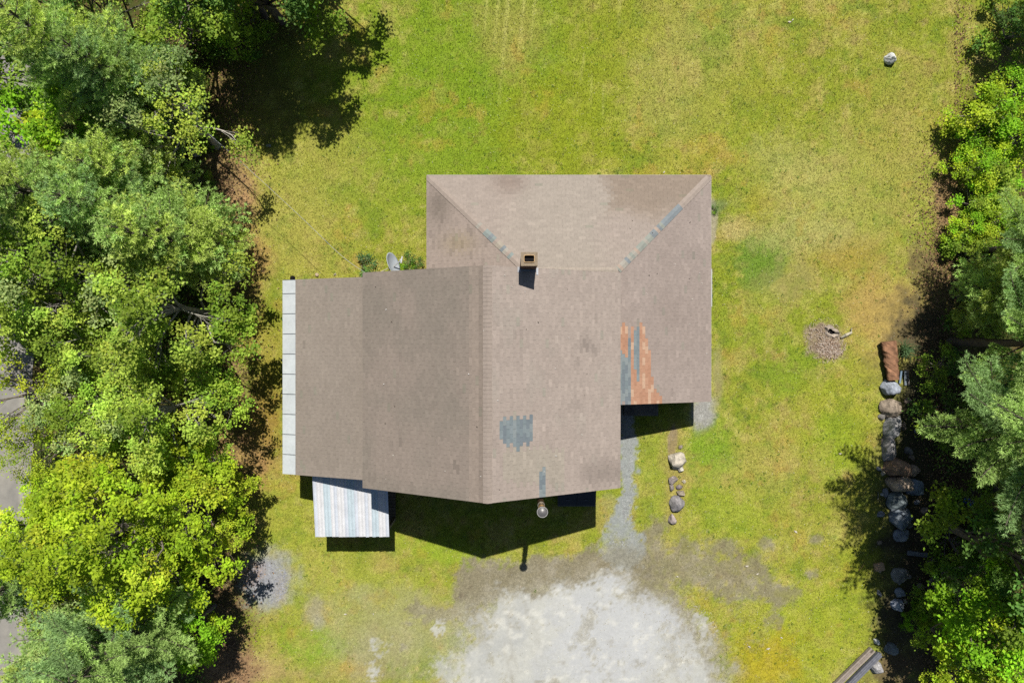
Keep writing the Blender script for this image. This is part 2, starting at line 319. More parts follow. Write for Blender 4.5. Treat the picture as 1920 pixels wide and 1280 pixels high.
def ground_mat():
    m, nt_, b = mat('ground_cover', .95, .08)
    a = N(nt_, 'ShaderNodeAttribute'); a.attribute_name = 'Col'
    n1 = noise(nt_, 9, 6, .75); n2 = noise(nt_, 34, 4, .8)
    f1 = ramp(nt_, n1.outputs['Fac'], .32, .68, .72, 1.28); f2 = ramp(nt_, n2.outputs['Fac'], .3, .7, .62, 1.38)
    mu = N(nt_, 'ShaderNodeMath', operation='MULTIPLY'); nt_.links.new(f1, mu.inputs[0]); nt_.links.new(f2, mu.inputs[1])
    m1 = N(nt_, 'ShaderNodeMath', operation='SUBTRACT'); nt_.links.new(mu.outputs[0], m1.inputs[0]); m1.inputs[1].default_value = 1.0
    m2 = N(nt_, 'ShaderNodeMath', operation='MULTIPLY_ADD'); nt_.links.new(m1.outputs[0], m2.inputs[0]); nt_.links.new(a.outputs['Alpha'], m2.inputs[1]); m2.inputs[2].default_value = 1.0
    v = N(nt_, 'ShaderNodeVectorMath', operation='SCALE'); nt_.links.new(a.outputs['Color'], v.inputs[0]); nt_.links.new(m2.outputs[0], v.inputs['Scale'])
    # pale and dark grit
    vo = N(nt_, 'ShaderNodeTexVoronoi'); vo.inputs['Scale'].default_value = 16; g = N(nt_, 'ShaderNodeNewGeometry'); nt_.links.new(g.outputs['Position'], vo.inputs['Vector'])
    sp = N(nt_, 'ShaderNodeSeparateColor'); nt_.links.new(vo.outputs['Color'], sp.inputs[0])
    k = ramp(nt_, sp.outputs[0], .93, .97, 0, 1); k2 = ramp(nt_, vo.outputs['Distance'], .15, .35, .6, 0)
    kk = N(nt_, 'ShaderNodeMath', operation='MULTIPLY'); nt_.links.new(k, kk.inputs[0]); nt_.links.new(k2, kk.inputs[1])
    mx = N(nt_, 'ShaderNodeMix'); mx.data_type = 'RGBA'; nt_.links.new(kk.outputs[0], mx.inputs[0]); nt_.links.new(v.outputs[0], mx.inputs[6]); mx.inputs[7].default_value = (.36, .34, .27, 1)
    nt_.links.new(mx.outputs[2], b.inputs['Base Color'])
    bp = N(nt_, 'ShaderNodeBump'); nt_.links.new(a.outputs['Alpha'], bp.inputs['Strength']); bp.inputs['Distance'].default_value = .03
    nt_.links.new(n2.outputs['Fac'], bp.inputs['Height']); nt_.links.new(bp.outputs[0], b.inputs['Normal'])
    return m
M_ground = ground_mat()
nx, ny = len(XS), len(YS)
idx = np.arange(nx*ny).reshape(ny, nx)
FQ = np.stack([idx[:-1, :-1], idx[:-1, 1:], idx[1:, 1:], idx[1:, :-1]], -1).reshape(-1, 4)
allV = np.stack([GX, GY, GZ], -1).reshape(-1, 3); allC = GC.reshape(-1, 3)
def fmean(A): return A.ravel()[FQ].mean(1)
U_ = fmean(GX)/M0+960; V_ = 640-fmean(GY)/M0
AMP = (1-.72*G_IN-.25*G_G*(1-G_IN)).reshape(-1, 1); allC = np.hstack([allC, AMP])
z_drive = (fmean(G_IN) > .5) & (V_ > 1060)
z_walk = (fmean(G_G) > .5) & ~z_drive & (V_ > 640)
def sub(name, sel, kind='structure'):
    F = FQ[sel]; used, inv = np.unique(F, return_inverse=True)
    me = npmesh(name, allV[used], inv.reshape(F.shape), allC[used], M_ground, True)
    o = link(name, me); o['kind'] = kind; return o
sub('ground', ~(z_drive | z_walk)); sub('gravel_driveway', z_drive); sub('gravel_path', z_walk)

# road at the far left
def road_sheet():
    ys = np.arange(-60, 60.1, .25); xs = np.linspace(0, 1, 40)
    cx = -24.1 + .0016*(ys+4)**2*0 + .10*np.sin(ys*.13)
    V = []; C = []
    for y, c0 in zip(ys, cx):
        for t in xs: V.append((c0-3.1+6.2*t + .05*math.sin(y*3+t*9)*(t > .97), y, .03 + .05*(1-(2*t-1)**2)))
    V = np.array(V); n1 = fbm(V[:, 0]*1.2, V[:, 1]*.35, 5, 4); n2 = fbm(V[:, 0]*5, V[:, 1]*5, 8, 3)
    c = np.zeros((len(V), 3))+s2l((168, 164, 156)); c = mixc(c, (186, 180, 168), sst(0, .6, n1)); c = mixc(c, (140, 138, 134), sst(.2, .6, n2)*.5)
    t = np.tile(xs, len(ys)); c = mixc(c, (206, 200, 180), sst(.03, .0, np.abs(t-.93))*.5)
    c /= KEXP
    n = len(xs); id_ = np.arange(len(V)).reshape(len(ys), n)
    F = np.stack([id_[:-1, :-1], id_[:-1, 1:], id_[1:, 1:], id_[1:, :-1]], -1).reshape(-1, 4)
    m = attr_mat('road_asphalt', .9, .1, 3, .2, .004, 120, obj=False, var2=.12, scale2=60)
    link('road', npmesh('road', V, F, c, m, True))['kind'] = 'structure'
road_sheet()

# grass blades
HOUSE = [(-9.0, -5.2, -5.2, 2.4), (-5.3, -5.2, 3.8, 2.4), (-3.3, 2.0, 7.9, 6.6), (3.6, -2.2, 7.9, 6.6)]
def in_house(x, y, m=0.0):
    k = np.zeros(x.shape, bool)
    for a, b, c, d in HOUSE: k |= (x > a-m) & (x < c+m) & (y > b-m) & (y < d+m)
    return k
def grass():
    rg = np.random.default_rng(5); n = 560000
    x = rg.uniform(-22, 22, n); y = rg.uniform(-15.4, 15.4, n)
    c, veg, *_ = ground_fields(x, y)
    keep = (rg.random(n) < veg**1.5) & ~in_house(x, y); x = x[keep]; y = y[keep]; c = c[keep]; n = len(x)
    L = rg.uniform(.03, .085, n); a = rg.uniform(0, 2*np.pi, n); lean = rg.uniform(.3, 1.25, n); w_ = rg.uniform(.007, .016, n)
    z = ground_z(x, y)+.0
    dx = np.cos(a)*np.sin(lean)*L; dy = np.sin(a)*np.sin(lean)*L; dz = np.cos(lean)*L
    px_ = -np.sin(a)*w_; py_ = np.cos(a)*w_
    b0 = np.stack([x-px_, y-py_, z], -1); b1 = np.stack([x+px_, y+py_, z], -1); tp = np.stack([x+dx, y+dy, z+dz+.012], -1)
    V = np.stack([b0, b1, tp], 1).reshape(-1, 3); F = np.arange(3*n).reshape(-1, 3)
    c = c*rg.uniform(.78, 1.4, (n, 1)); dry = rg.random(n) < .13; c[dry] = c[dry]*np.array([1.35, 1.15, 1.5]) + .02
    c = np.repeat(c, 3, 0)
    o = link('lawn_grass', npmesh('lawn_grass', V, F, c, M_grass)); tag(o, 'short patchy yellow green lawn grass round the house', 'grass', kind='stuff')
grass()

# ------------------------------------------------------------------ the house
house = empty('house', (0, 0, 0))
tag(house, 'rambling house under brown shingle roofs with a cross wing, in the middle of the lawn', 'house')
ZE, ZR = 4.8, 7.23; XW, XE, XRG = -5.51, 4.00, -.82; YS_, YN = -5.40, 2.54
def clip(poly, a, b, c):
    """keep a*x+b*y<=c"""
    out = []
    for i in range(len(poly)):
        p, q = poly[i], poly[(i+1) % len(poly)]
        dp = a*p[0]+b*p[1]-c; dq = a*q[0]+b*q[1]-c
        if dp <= 0: out.append(p)
        if dp*dq < 0:
            t = dp/(dp-dq); out.append((p[0]+(q[0]-p[0])*t, p[1]+(q[1]-p[1])*t))
    return out
rr = random.Random(3)
STAINS = [(random.Random(i).uniform(560, 1325), random.Random(i+99).uniform(335, 930), random.Random(i+5).uniform(4, 18), random.Random(i+7).uniform(.02, .08)) for i in range(40)] + [(1098, 645, 16, .14), (1115, 655, 12, .12), (855, 875, 9, .2), (698, 895, 6, .2), (752, 833, 6, .2), (824, 815, 6, .18)]
def shingle_col(kind, x, y, z):
    k = 1280/(30-z); u = 960+x*k; v = 640-y*k
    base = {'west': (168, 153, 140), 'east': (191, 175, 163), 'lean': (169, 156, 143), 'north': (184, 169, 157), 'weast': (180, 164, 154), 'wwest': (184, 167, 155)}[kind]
    c = np.array(base, float)
    n = float(fbm(np.array([x*.45]), np.array([y*.45]), 11, 4)[0]); n2 = float(fbm(np.array([x*1.3]), np.array([y*.7]), 12, 4)[0])
    if kind == 'west':
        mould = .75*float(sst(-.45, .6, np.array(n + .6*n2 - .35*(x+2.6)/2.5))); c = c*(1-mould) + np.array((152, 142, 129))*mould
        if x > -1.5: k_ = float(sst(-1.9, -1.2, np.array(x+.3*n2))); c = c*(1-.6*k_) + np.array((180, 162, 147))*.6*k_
    elif kind == 'lean':
        c += 9*n
    elif kind == 'east':
        c += 8*n; g = float(sst(.1, .5, np.array(n2))); c = c*(1-g*.25) + np.array((181, 174, 160))*g*.25
        if 940 < u < 1060 and 840 < v < 905: c = c*.6 + np.array((186, 180, 158))*.4
    elif kind == 'north':
        mid = float(sst(930, 1010, np.array(u + 60*n2)) * (1-sst(1110, 1170, np.array(u + 50*n2)))); c = c*(1-mid*.5) + np.array((186, 176, 161))*mid*.5
        d = float(sst(1118, 1150, np.array(u+30*n2))*(1-sst(375, 440, np.array(v+50*n+30*n2)))); c = c*(1-d*.75)+np.array((160, 142, 124))*d*.75
        d = math.exp(-((u-955)/30)**2-((v-340)/22)**2); c = c*(1-d*.5)+np.array((140, 120, 108))*d*.5
    elif kind == 'weast': c += 7*n + 4*n2
    elif kind == 'wwest':
        d = math.exp(-((u-822)/24)**2-((v-385)/34)**2); c = c*(1-d*.7)+np.array((138, 126, 114))*d*.7
        d = math.exp(-((u-860)/30)**2-((v-455)/18)**2); c = c*(1-d*.5)+np.array((176, 158, 122))*d*.5
    # darker weather streaks running down the eaves
    if kind == 'east': c = c*(1-.11*float(sst(1060, 1110, np.array(u+50*n2))*sst(840, 880, np.array(v+40*n))*(1-sst(895, 912, np.array(v+20*n2)))))
    for (su, sv, sr_, sk) in STAINS:
        q_ = math.hypot(u-su, v-sv)/sr_
        if q_ < 1.6: c = c*(1-sk*math.exp(-q_*q_*2))
    r = rr.random()
    c = c*(1+rr.gauss(0, .013))
    if kind in ('weast', 'east', 'north') and r < .10: c = c*1.035
    if kind in ('wwest',) and r < .1: c = c*.93
    if r > .985: c = c*np.array((.95, .985, .965))
    # patches of replacement shingles
    hit = None
    if kind == 'east':
        if 937 < u < 998 and 781+rr.choice((0, 6)) < v < 838-rr.choice((0, 8)): hit = 'slate'
        if 1013.5 < u < 1020.5 and v > 879: hit = 'slate'
    if kind == 'weast' and u < 1246:
        cols = [(1163, 1175, 610, 657, 'orange'), (1163, 1175, 657, 755, 'slate'), (1169, 1175, 616, 668, 'orange'), (1175, 1181, 636, 755, 'slate'),
                (1181, 1187.5, 608, 755, 'orange'), (1187, 1197.5, 616, 700, 'slate'), (1191, 1198, 690, 718, 'slate'), (1187, 1198, 718, 755, 'orange'), (1185, 1192, 695, 755, 'orange'),
                (1197.5, 1209.5, 611, 755, 'orange'), (1209.5, 1215.5, 640, 755, 'orange'), (1215.5, 1222, 652, 755, 'orange'), (1222, 1228, 708, 755, 'orange'), (1228, 1234, 731, 755, 'orange'), (1234, 1239, 744, 755, 'orange'), (1239, 1244, 735, 755, 'orange')]
        for (a, b, c0, c1, nm) in cols:
            if a <= u < b and c0 <= v < c1: hit = nm
    if hit == 'slate': c = np.array(rr.choice([(140, 152, 156), (148, 159, 162), (154, 163, 164), (134, 144, 150)]), float)
    if hit == 'orange': c = np.array(rr.choice([(204, 158, 130), (208, 162, 134), (200, 152, 124), (205, 158, 130), (220, 184, 156)]), float)
    if hit is None:
        c = c+(c.mean()-c)*.07
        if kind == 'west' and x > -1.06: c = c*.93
    return s2l(np.clip(c, 0, 255))/KEXP
def slope(mb, kind, O, e, s, poly, off0=.0):
    """shingle courses on plane O + a*e + b*s, clipped to the convex polygon (a,b)"""
    O = Vector(O); e = Vector(e).normalized(); s = Vector(s).normalized(); n = e.cross(s).normalized()
    if n.z < 0: n = -n; flip = True
    else: flip = False
    amin = min(p[0] for p in poly); amax = max(p[0] for p in poly); bmin = min(p[1] for p in poly); bmax = max(p[1] for p in poly)
    # polygon half planes
    area = sum(poly[i][0]*poly[(i+1) % len(poly)][1]-poly[(i+1) % len(poly)][0]*poly[i][1] for i in range(len(poly)))
    pl = poly if area > 0 else poly[::-1]
    hp = []
    for i in range(len(pl)):
        p, q = pl[i], pl[(i+1) % len(pl)]; dx, dy = q[0]-p[0], q[1]-p[1]
        hp.append((dy, -dx, dy*p[0]-dx*p[1]))
    EX = .127; TAB = .305; b = bmin; j = 0
    while b < bmax:
        a = amin - TAB*(.5 if j % 2 else 0) - TAB*rr.uniform(.0, .12)
        while a < amax:
            gap = .0018
            q = [(a+gap, b), (a+TAB-gap, b), (a+TAB-gap, b+EX), (a+gap, b+EX)]
            for h in hp:
                q = clip(q, *h)
                if len(q) < 3: break
            if len(q) >= 3:
                r0 = .008+rr.uniform(0, .004)
                P3 = [O + e*p[0] + s*p[1] + n*(off0+.002 + r0*max(0, 1-(p[1]-b)/EX)) for p in q]
                cx = sum((p for p in P3), Vector())/len(P3)
                c = shingle_col(kind, cx.x, cx.y, cx.z)
                mb.poly(P3 if not flip else P3[::-1], c)
                bot = [p for p in q if abs(p[1]-b) < 1e-6]
                if len(bot) >= 2:
                    bot.sort(); p, r_ = bot[0], bot[-1]
                    f4 = [O+e*p[0]+s*p[1]+n*(off0-.003), O+e*r_[0]+s*r_[1]+n*(off0-.003), O+e*r_[0]+s*r_[1]+n*(off0+.002+r0), O+e*p[0]+s*p[1]+n*(off0+.002+r0)]
                    mb.poly(f4 if not flip else f4[::-1], c*.8)
            a += TAB
        b += EX; j += 1
def deck(mb, pts, th=.11, col=(.10, .088, .078), side=(.20, .16, .13)):
    """slab below a roof slope: pts ccw from above"""
    t = [Vector(p)-Vector((0, 0, .004)) for p in pts]; b = [Vector(p)-Vector((0, 0, th)) for p in pts]
    mb.poly(t, col); mb.poly(b[::-1], col)
    for i in range(len(t)):
        j = (i+1) % len(t); mb.poly([b[i], b[j], t[j], t[i]], side)
# main gable
rf = MB(); LY = YN-YS_
sl = math.hypot(XRG-XW, ZR-ZE); sr = math.hypot(XE-XRG, ZR-ZE)
slope(rf, 'west', (XW, YS_, ZE), (0, 1, 0), (XRG-XW, 0, ZR-ZE), [(0, 0), (LY, 0), (LY, sl), (0, sl)])
slope(rf, 'east', (XE, YS_, ZE), (0, 1, 0), (XRG-XE, 0, ZR-ZE), [(0, 0), (LY, 0), (LY, sr), (0, sr)])
main_roof = rf.build('main_roof', M_shingle, house)
d = MB(); deck(d, [(XW, YS_, ZE), (XRG, YS_, ZR), (XRG, YN, ZR), (XW, YN, ZE)]); deck(d, [(XRG+.001, YS_, ZR), (XE, YS_, ZE), (XE, YN, ZE), (XRG+.001, YN, ZR)])
d.build('roof_deck', M_wood, main_roof)
# ridge caps
def caps(name, a, b, half, droop, cols, parent, step=.14, seed=1, lift=.025, ends=1.0):
    """overlapping cap shingles bent over a ridge from a to b; droop = (left, right) fall per metre"""
    mb = MB(); a = Vector(a); b = Vector(b); L = (b-a).length; d_ = (b-a).normalized(); sd_ = d_.cross(Vector((0, 0, 1))).normalized(); r_ = random.Random(seed)
    t = 0
    while t < L-.02:
        t1 = min(t+step, L); p = a+d_*t; q = a+d_*t1; c = cols(t/L, r_)
        h0 = lift+.010; h1 = lift
        l0 = p - sd_*half + Vector((0, 0, h0-droop[0]*half)); r0 = p + sd_*half + Vector((0, 0, h0-droop[1]*half)); m0 = p+Vector((0, 0, h0))
        l1 = q - sd_*half + Vector((0, 0, h1-droop[0]*half)); r1 = q + sd_*half + Vector((0, 0, h1-droop[1]*half)); m1 = q+Vector((0, 0, h1))
        mb.poly([l0, m0, m1, l1][::-1] if False else [m0, l0, l1, m1][::-1], c); mb.poly([r0, m0, m1, r1][::-1], c)
        dn = Vector((0, 0, .014)); mb.poly([l0, m0, m0-dn, l0-dn], c*.85); mb.poly([m0, r0, r0-dn, m0-dn], c*.85)
        t = t1
    return mb.build(name, M_shingle, parent)
k1 = (ZR-ZE)/(XRG-XW); k2 = (ZR-ZE)/(XE-XRG)
caps('ridge_cap', (XRG, YS_, ZR), (XRG, YN, ZR), .15, (k1, k2), lambda t, r: alb(183, 168, 156)*r.uniform(.95, 1.03), main_roof, seed=2)
# west lean-to
XL, ZL, XLI, ZLI = -9.12, 2.8, -5.30, 4.12; YLS, YLN = -5.27, 2.45
lean = MB(); e0 = .6; fr = e0/(XLI-XL); sL = math.hypot(XLI-XL, ZLI-ZL)
slope(lean, 'lean', (XL+.52, YLS, ZL+.52*(ZLI-ZL)/(XLI-XL)), (0, 1, 0), (XLI-XL, 0, ZLI-ZL), [(0, 0), (YLN-YLS, 0), (YLN-YLS, sL-.56), (0, sL-.56)])
lr = lean.build('lean_to_roof', M_shingle, house)
d = MB(); deck(d, [(XL+.02, YLS, ZL), (XLI, YLS, ZLI), (XLI, YLN, ZLI), (XL+.02, YLN, ZL)]); d.build('roof_deck', M_wood, lr)
fl = MB(); kl = (ZLI-ZL)/(XLI-XL); y = YLS; i = 0
while y < YLN-.01:
    y1 = min(y+.797, YLN); x0, x1 = XL-.02, XL+.56; lift = .012
    z0 = ZL-.02*kl+lift; z1 = ZL+.56*kl+.018; c = alb(232, 238, 240)*random.uniform(.96, 1.03)
    fl.poly([(x0, y+.006, z0), (x1, y+.006, z1), (x1, y1-.006, z1), (x0, y1-.006, z0)], c)
    fl.poly([(x0, y+.006, z0-.06), (x0, y+.006, z0), (x0, y1-.006, z0), (x0, y1-.006, z0-.06)], c)
    fl.poly([(x0, y1-.022, z0+.010), (x1, y1-.022, z1+.010), (x1, y1-.006, z1+.010), (x0, y1-.006, z0+.010)], alb(150, 156, 164))
    y = y1
fl.build('eave_flashing', M_white, house)
# hip-roofed wing (north and east)
ZWE = 2.2; PIT = .35; XWW, YWN, XWE, YWS = -3.48, 6.76, 8.10, -2.45; RUN = 4.0
ZWA = ZWE+RUN*PIT; cs = math.sqrt(1+PIT*PIT)
AP1 = (XWW+RUN, YWN-RUN, ZWA); AP2 = (XWE-RUN, YWN-RUN, ZWA)
wr = MB()
LN = XWE-XWW
slope(wr, 'north', (XWW, YWN, ZWE), (1, 0, 0), (0, -1, PIT), [(0, 0), (LN, 0), (LN-RUN, RUN*cs), (RUN, RUN*cs)])
slope(wr, 'wwest', (XWW, YWN, ZWE), (0, -1, 0), (1, 0, PIT), [(0, 0), (YWN-2.33, 0), (YWN-2.33, (RUN-.43)*cs), (RUN, RUN*cs)])
slope(wr, 'weast', (XWE, YWS, ZWE), (0, 1, 0), (-1, 0, PIT), [(0, 0), (YWN-YWS, 0), (YWN-YWS-RUN, RUN*cs), (0, RUN*cs)])
wing = wr.build('wing_roof', M_shingle, house)
d = MB(); deck(d, [(XWW, YWN, ZWE), AP1, AP2, (XWE, YWN, ZWE)]); deck(d, [(XWW-.001, YWN, ZWE), (XWW-.001, 2.33, ZWE), (AP1[0]-.43, 2.33, ZWA-.43*PIT), (AP1[0]-.001, AP1[1], ZWA)][::1])
deck(d, [(XWE+.001, YWN, ZWE), (AP2[0]+.001, AP2[1], ZWA), (AP2[0]+.001, YWS, ZWA), (XWE+.001, YWS, ZWE)])
deck(d, [(AP1[0]-.2, 2.33, ZWA-.15), (AP2[0], 2.33, ZWA-.15), (AP2[0], AP2[1]-.001, ZWA), (AP1[0], AP1[1]-.001, ZWA)])
d.build('roof_deck', M_wood, wing)
def hipcol(spans):
    def f(t, r):
        for a, b, cl in spans:
            if a <= t < b and cl is not None: return alb(*cl)*r.uniform(.94, 1.05)
        return alb(196, 180, 165)*r.uniform(.93, 1.06)
    return f
SLT = (150, 157, 160); PAL = (188, 182, 170)
caps('hip_cap', (XWE-.10, YWN-.10, ZWE+.035), AP2, .14, (PIT*.7, PIT*.7), lambda t, r: (alb(152, 160, 164)*r.uniform(.95, 1.04) if .30 < t < .50 else (alb(*r.choice([SLT, (168, 172, 162), PAL, (196, 176, 160)]))*r.uniform(.95, 1.04) if .5 <= t < .99 else alb(186, 171, 159)*r.uniform(.97, 1.04))), wing, seed=5)
caps('hip_cap', (XWW+.10, YWN-.10, ZWE+.035), AP1, .14, (PIT*.7, PIT*.7), lambda t, r: (alb(*r.choice([SLT, (160, 170, 166), PAL, (192, 182, 166)]))*r.uniform(.95, 1.04) if .5 < t < .86 and r.random() < .8 else alb(186, 171, 159)*r.uniform(.97, 1.04)), wing, seed=8)
caps('ridge_cap', AP1, AP2, .11, (PIT*.9, PIT*.3), lambda t, r: alb(192, 179, 165)*r.uniform(.97, 1.04), wing, seed=9)
# fascia / rake boards
fb = MB()
fb.box(XWE-.002, YWS+.01, ZWE-.17, XWE+.022, YWN-.01, ZWE-.012, alb(190, 186, 176)); fb.box(XWW+.01, YWN-.002, ZWE-.17, XWE-.01, YWN+.022, ZWE-.012, alb(190, 186, 176))
fb.build('fascia', M_paint, house)
gt = MB(); gt.box(XWE+.022, 1.42, ZWE-.12, XWE+.052, 2.95, ZWE-.01, alb(206, 210, 208)); 
gt.build('gutter', M_white, house)
# walls
def wallbox(mb, x0, y0, x1, y1, z1, col): mb.box(x0, y0, .0, x1, y1, z1, col)
wc = alb(150, 132, 112)
wl = MB(); X0, X1, Y0, Y1 = XW+.35, XE-.35, YS_+.30, YN-.22
zw = lambda x: min(ZE+(x-XW)*k1, ZE+(XE-x)*k2)-.13
for (yy, fl_) in ((Y0, 0), (Y1, 1)):
    pts = [(X0, yy, .25), (X1, yy, .25), (X1, yy, zw(X1)), (XRG, yy, zw(XRG)), (X0, yy, zw(X0))]; wl.poly(pts if not fl_ else pts[::-1], wc)
wl.poly([(X0, Y1, .25), (X0, Y0, .25), (X0, Y0, zw(X0)), (X0, Y1, zw(X0))], wc); wl.poly([(X1, Y0, .25), (X1, Y1, .25), (X1, Y1, zw(X1)), (X1, Y0, zw(X1))], wc)
for k in range(int((ZR-.6)/.16)):       # clapboard lips on the south and west faces
    z = .3+k*.16
    xa = X0 if z < zw(X0) else XW+(z+.13-ZE)/k1; xb = X1 if z < zw(X1) else XE-(z+.13-ZE)/k2
    if xb-xa > .4: wl.box(xa, Y0-.016, z, xb, Y0-.001, z+.02, wc*.9)
wl.build('wall', M_paint, house)
wl = MB(); lx0 = XL+.28
wl.hull8([(lx0, YLS+.25, .25), (X0-.002, YLS+.25, .25), (X0-.002, YLN-.2, .25), (lx0, YLN-.2, .25)],
         [(lx0, YLS+.25, ZL+.28*kl-.13), (X0-.002, YLS+.25, ZL+(X0-XL)*kl-.13), (X0-.002, YLN-.2, ZL+(X0-XL)*kl-.13), (lx0, YLN-.2, ZL+.28*kl-.13)], wc)
for k in range(14): wl.box(lx0-.016, YLS+.26, .3+k*.16, lx0-.001, YLN-.21, .32+k*.16, wc*.9)
wl.build('wall', M_paint, house)
wl = MB(); wx0, wx1, wy1, wy0 = XWW+.3, XWE-.3, YWN-.3, YWS+.3
zt = ZWE+.3*PIT-.13
wl.box(wx0, Y1+.002, .25, wx1, wy1, zt, wc); wl.box(X1+.002, wy0, .25, wx1-.002, Y1, zt-.002, wc)
wl.poly([(X1+.002, wy0, zt-.002), (wx1, wy0, zt-.002), (X1+.002, wy0, ZWE+(XWE-X1)*PIT-.2)], wc)
for k in range(11): wl.box(X1+.01, wy0-.016, .3+k*.16, wx1, wy0-.001, .32+k*.16, wc*.9); wl.box(wx1+.001, wy0, .3+k*.16, wx1+.016, wy1, .32+k*.16, wc*.9); wl.box(wx0, wy1+.001, .3+k*.16, wx1, wy1+.016, .32+k*.16, wc*.9)
wl.build('wall', M_paint, house)
fo = MB(); fc = alb(150, 146, 138)
for a, b, c, d_ in [(lx0, YLS+.25, X0, YLN-.2), (X0, Y0, X1, Y1), (wx0, Y1+.01, wx1, wy1), (X1, wy0, wx1, Y1)]: fo.box(a+.03, b+.03, -.1, c-.03, d_-.03, .249, fc)
fo.build('foundation', M_rock, house)
def window(x, y, z, w_, h, face):
    """face: 's','n','e','w'"""
    f = MB(); t = .07; cw = alb(214, 214, 208)
    def bx(a0, a1, b0, b1, o0, o1, mb, col):
        if face == 's': mb.box(x+a0, y-o1, z+b0, x+a1, y-o0, z+b1, col)
        if face == 'n': mb.box(x+a0, y+o0, z+b0, x+a1, y+o1, z+b1, col)
        if face == 'e': mb.box(x+o0, y+a0, z+b0, x+o1, y+a1, z+b1, col)
        if face == 'w': mb.box(x-o1, y+a0, z+b0, x-o0, y+a1, z+b1, col)
    bx(-w_/2, w_/2, 0, t, .017, .05, f, cw); bx(-w_/2, w_/2, h-t, h, .017, .05, f, cw)
    bx(-w_/2, -w_/2+t, t, h-t, .017, .048, f, cw); bx(w_/2-t, w_/2, t, h-t, .017, .048, f, cw); bx(-w_/2+t, w_/2-t, h/2-.02, h/2+.02, .017, .044, f, cw)
    o = f.build('window', M_paint, house); g = MB(); bx(-w_/2+t, w_/2-t, t, h-t, .010, .03, g, (.03, .04, .05)); g.build('pane', M_glass, o)
for a in [(-3.2, Y0, 1.1, .9, 1.2, 's'), (-1.3, Y0, 1.1, .9, 1.2, 's'), (-3.0, Y0, 3.3, .8, 1.1, 's'), (-.2, Y0, 3.3, .8, 1.1, 's'), (2.2, Y0, 3.2, .8, 1.1, 's'), (-.8, Y0, 5.2, .6, .7, 's'),
          (-1.6, wy1, .85, .9, .9, 'n'), (1.4, wy1, .85, .9, .9, 'n'), (5.0, wy1, .85, .9, .9, 'n'), (wx1, .6, .85, .9, .9, 'e'), (wx1, 4.2, .85, .9, .9, 'e'), (lx0, -3.2, 1.0, .9, 1.1, 'w'), (lx0, .6, 1.0, .9, 1.1, 'w'), (-4.2, Y1, 3.6, .7, .9, 'n')]: window(*a)
dr = MB(); dc = alb(120, 70, 52); dr.box(5.2, wy0-.05, .27, 6.05, wy0-.017, 1.92, dc); dr.box(5.28, wy0-.058, 1.15, 5.97, wy0-.051, 1.8, alb(90, 96, 104))
do = dr.build('door', M_paint, house, bevel=.004); k = MB(); k.lathe([(0, 0), (.03, .0), (.03, .03), (0, .04)], (5.95, wy0-.08, 1.08), 10, alb(170, 150, 90)); k.build('handle', M_steel, do)
st = MB(); st.box(4.9, wy0-1.1, -.05, 6.4, wy0-.02, .14, alb(140, 136, 128)); st.build('doorstep', M_rock, house, bevel=.01)
# chimney
ch = MB(); cx0, cx1, cy0, cy1 = .29, .84, 2.47, 2.92; ct = 7.66
r_ = random.Random(4); z = 2.9; j = 0
while z < ct-.09:
    ch.box(cx0+.012, cy0+.012, z, cx1-.012, cy1-.012, z+.075, alb(150, 116, 98)*r_.uniform(.75, 1.1)); ch.box(cx0+.018, cy0+.018, z+.075, cx1-.018, cy1-.018, z+.085, alb(170, 160, 148)); z += .085; j += 1
chim = ch.build('chimney', M_brick, house)
cp = MB(); fx0, fx1, fy0, fy1 = .405, .725, 2.60, 2.81
cc = alb(172, 154, 130)
for a in [(cx0, cy0, fx0, cy1), (fx1, cy0, cx1, cy1), (fx0, cy0, fx1, fy0), (fx0, fy1, fx1, cy1)]: cp.box(a[0], a[1], z-.002, a[2], a[3], ct, cc)
cp.build('chimney_crown', M_brick, chim)
fu = MB(); fcol = alb(222, 186, 140)
def rrect(x0, y0, x1, y1, r, n=5):
    pts = []
    for cx, cy, a0 in [(x1-r, y1-r, 0), (x0+r, y1-r, 90), (x0+r, y0+r, 180), (x1-r, y0+r, 270)]:
        for i in range(n+1): a = R(a0+90*i/n); pts.append((cx+r*math.cos(a), cy+r*math.sin(a)))
    return pts
o_ = rrect(fx0-.02, fy0-.02, fx1+.02, fy1+.02, .05); i_ = rrect(fx0, fy0, fx1, fy1, .035); zt_ = ct+.035
for a in range(len(o_)):
    b = (a+1) % len(o_)
    fu.poly([(*o_[a], zt_), (*o_[b], zt_), (*i_[b], zt_), (*i_[a], zt_)][::-1][::-1], fcol); fu.poly([(*o_[a], ct-.02), (*o_[b], ct-.02), (*o_[b], zt_), (*o_[a], zt_)], fcol)
fu.build('flue', M_brick, chim)
fi = MB()
for a in range(len(i_)):
    b = (a+1) % len(i_); fi.poly([(*i_[b], ct-.082), (*i_[a], ct-.082), (*i_[a], zt_), (*i_[b], zt_)], (.01, .01, .01))
fi.poly([(*p, ct-.082) for p in i_], (.005, .005, .005)); fi.build('flue_shade', M_dark, chim)  # black just below the rim paints the shade of a deep flue
cf = MB(); cw = alb(222, 224, 230)      # flashing
zr = ZE+(XE-.84)*k2
cf.poly([(cx1, 2.30, zr+.03), (cx1+.07, 2.30, zr-.01), (cx1+.07, 2.54, zr-.01), (cx1, 2.54, zr+.03)], cw)
cf.poly([(cx0-.10, 2.36, ZE+(XE-cx0+.10)*k2+.022), (cx0, 2.36, ZE+(XE-cx0)*k2+.03), (cx0, 2.54, ZE+(XE-cx0)*k2+.03), (cx0-.10, 2.54, ZE+(XE-cx0+.10)*k2+.022)], cw*.8)
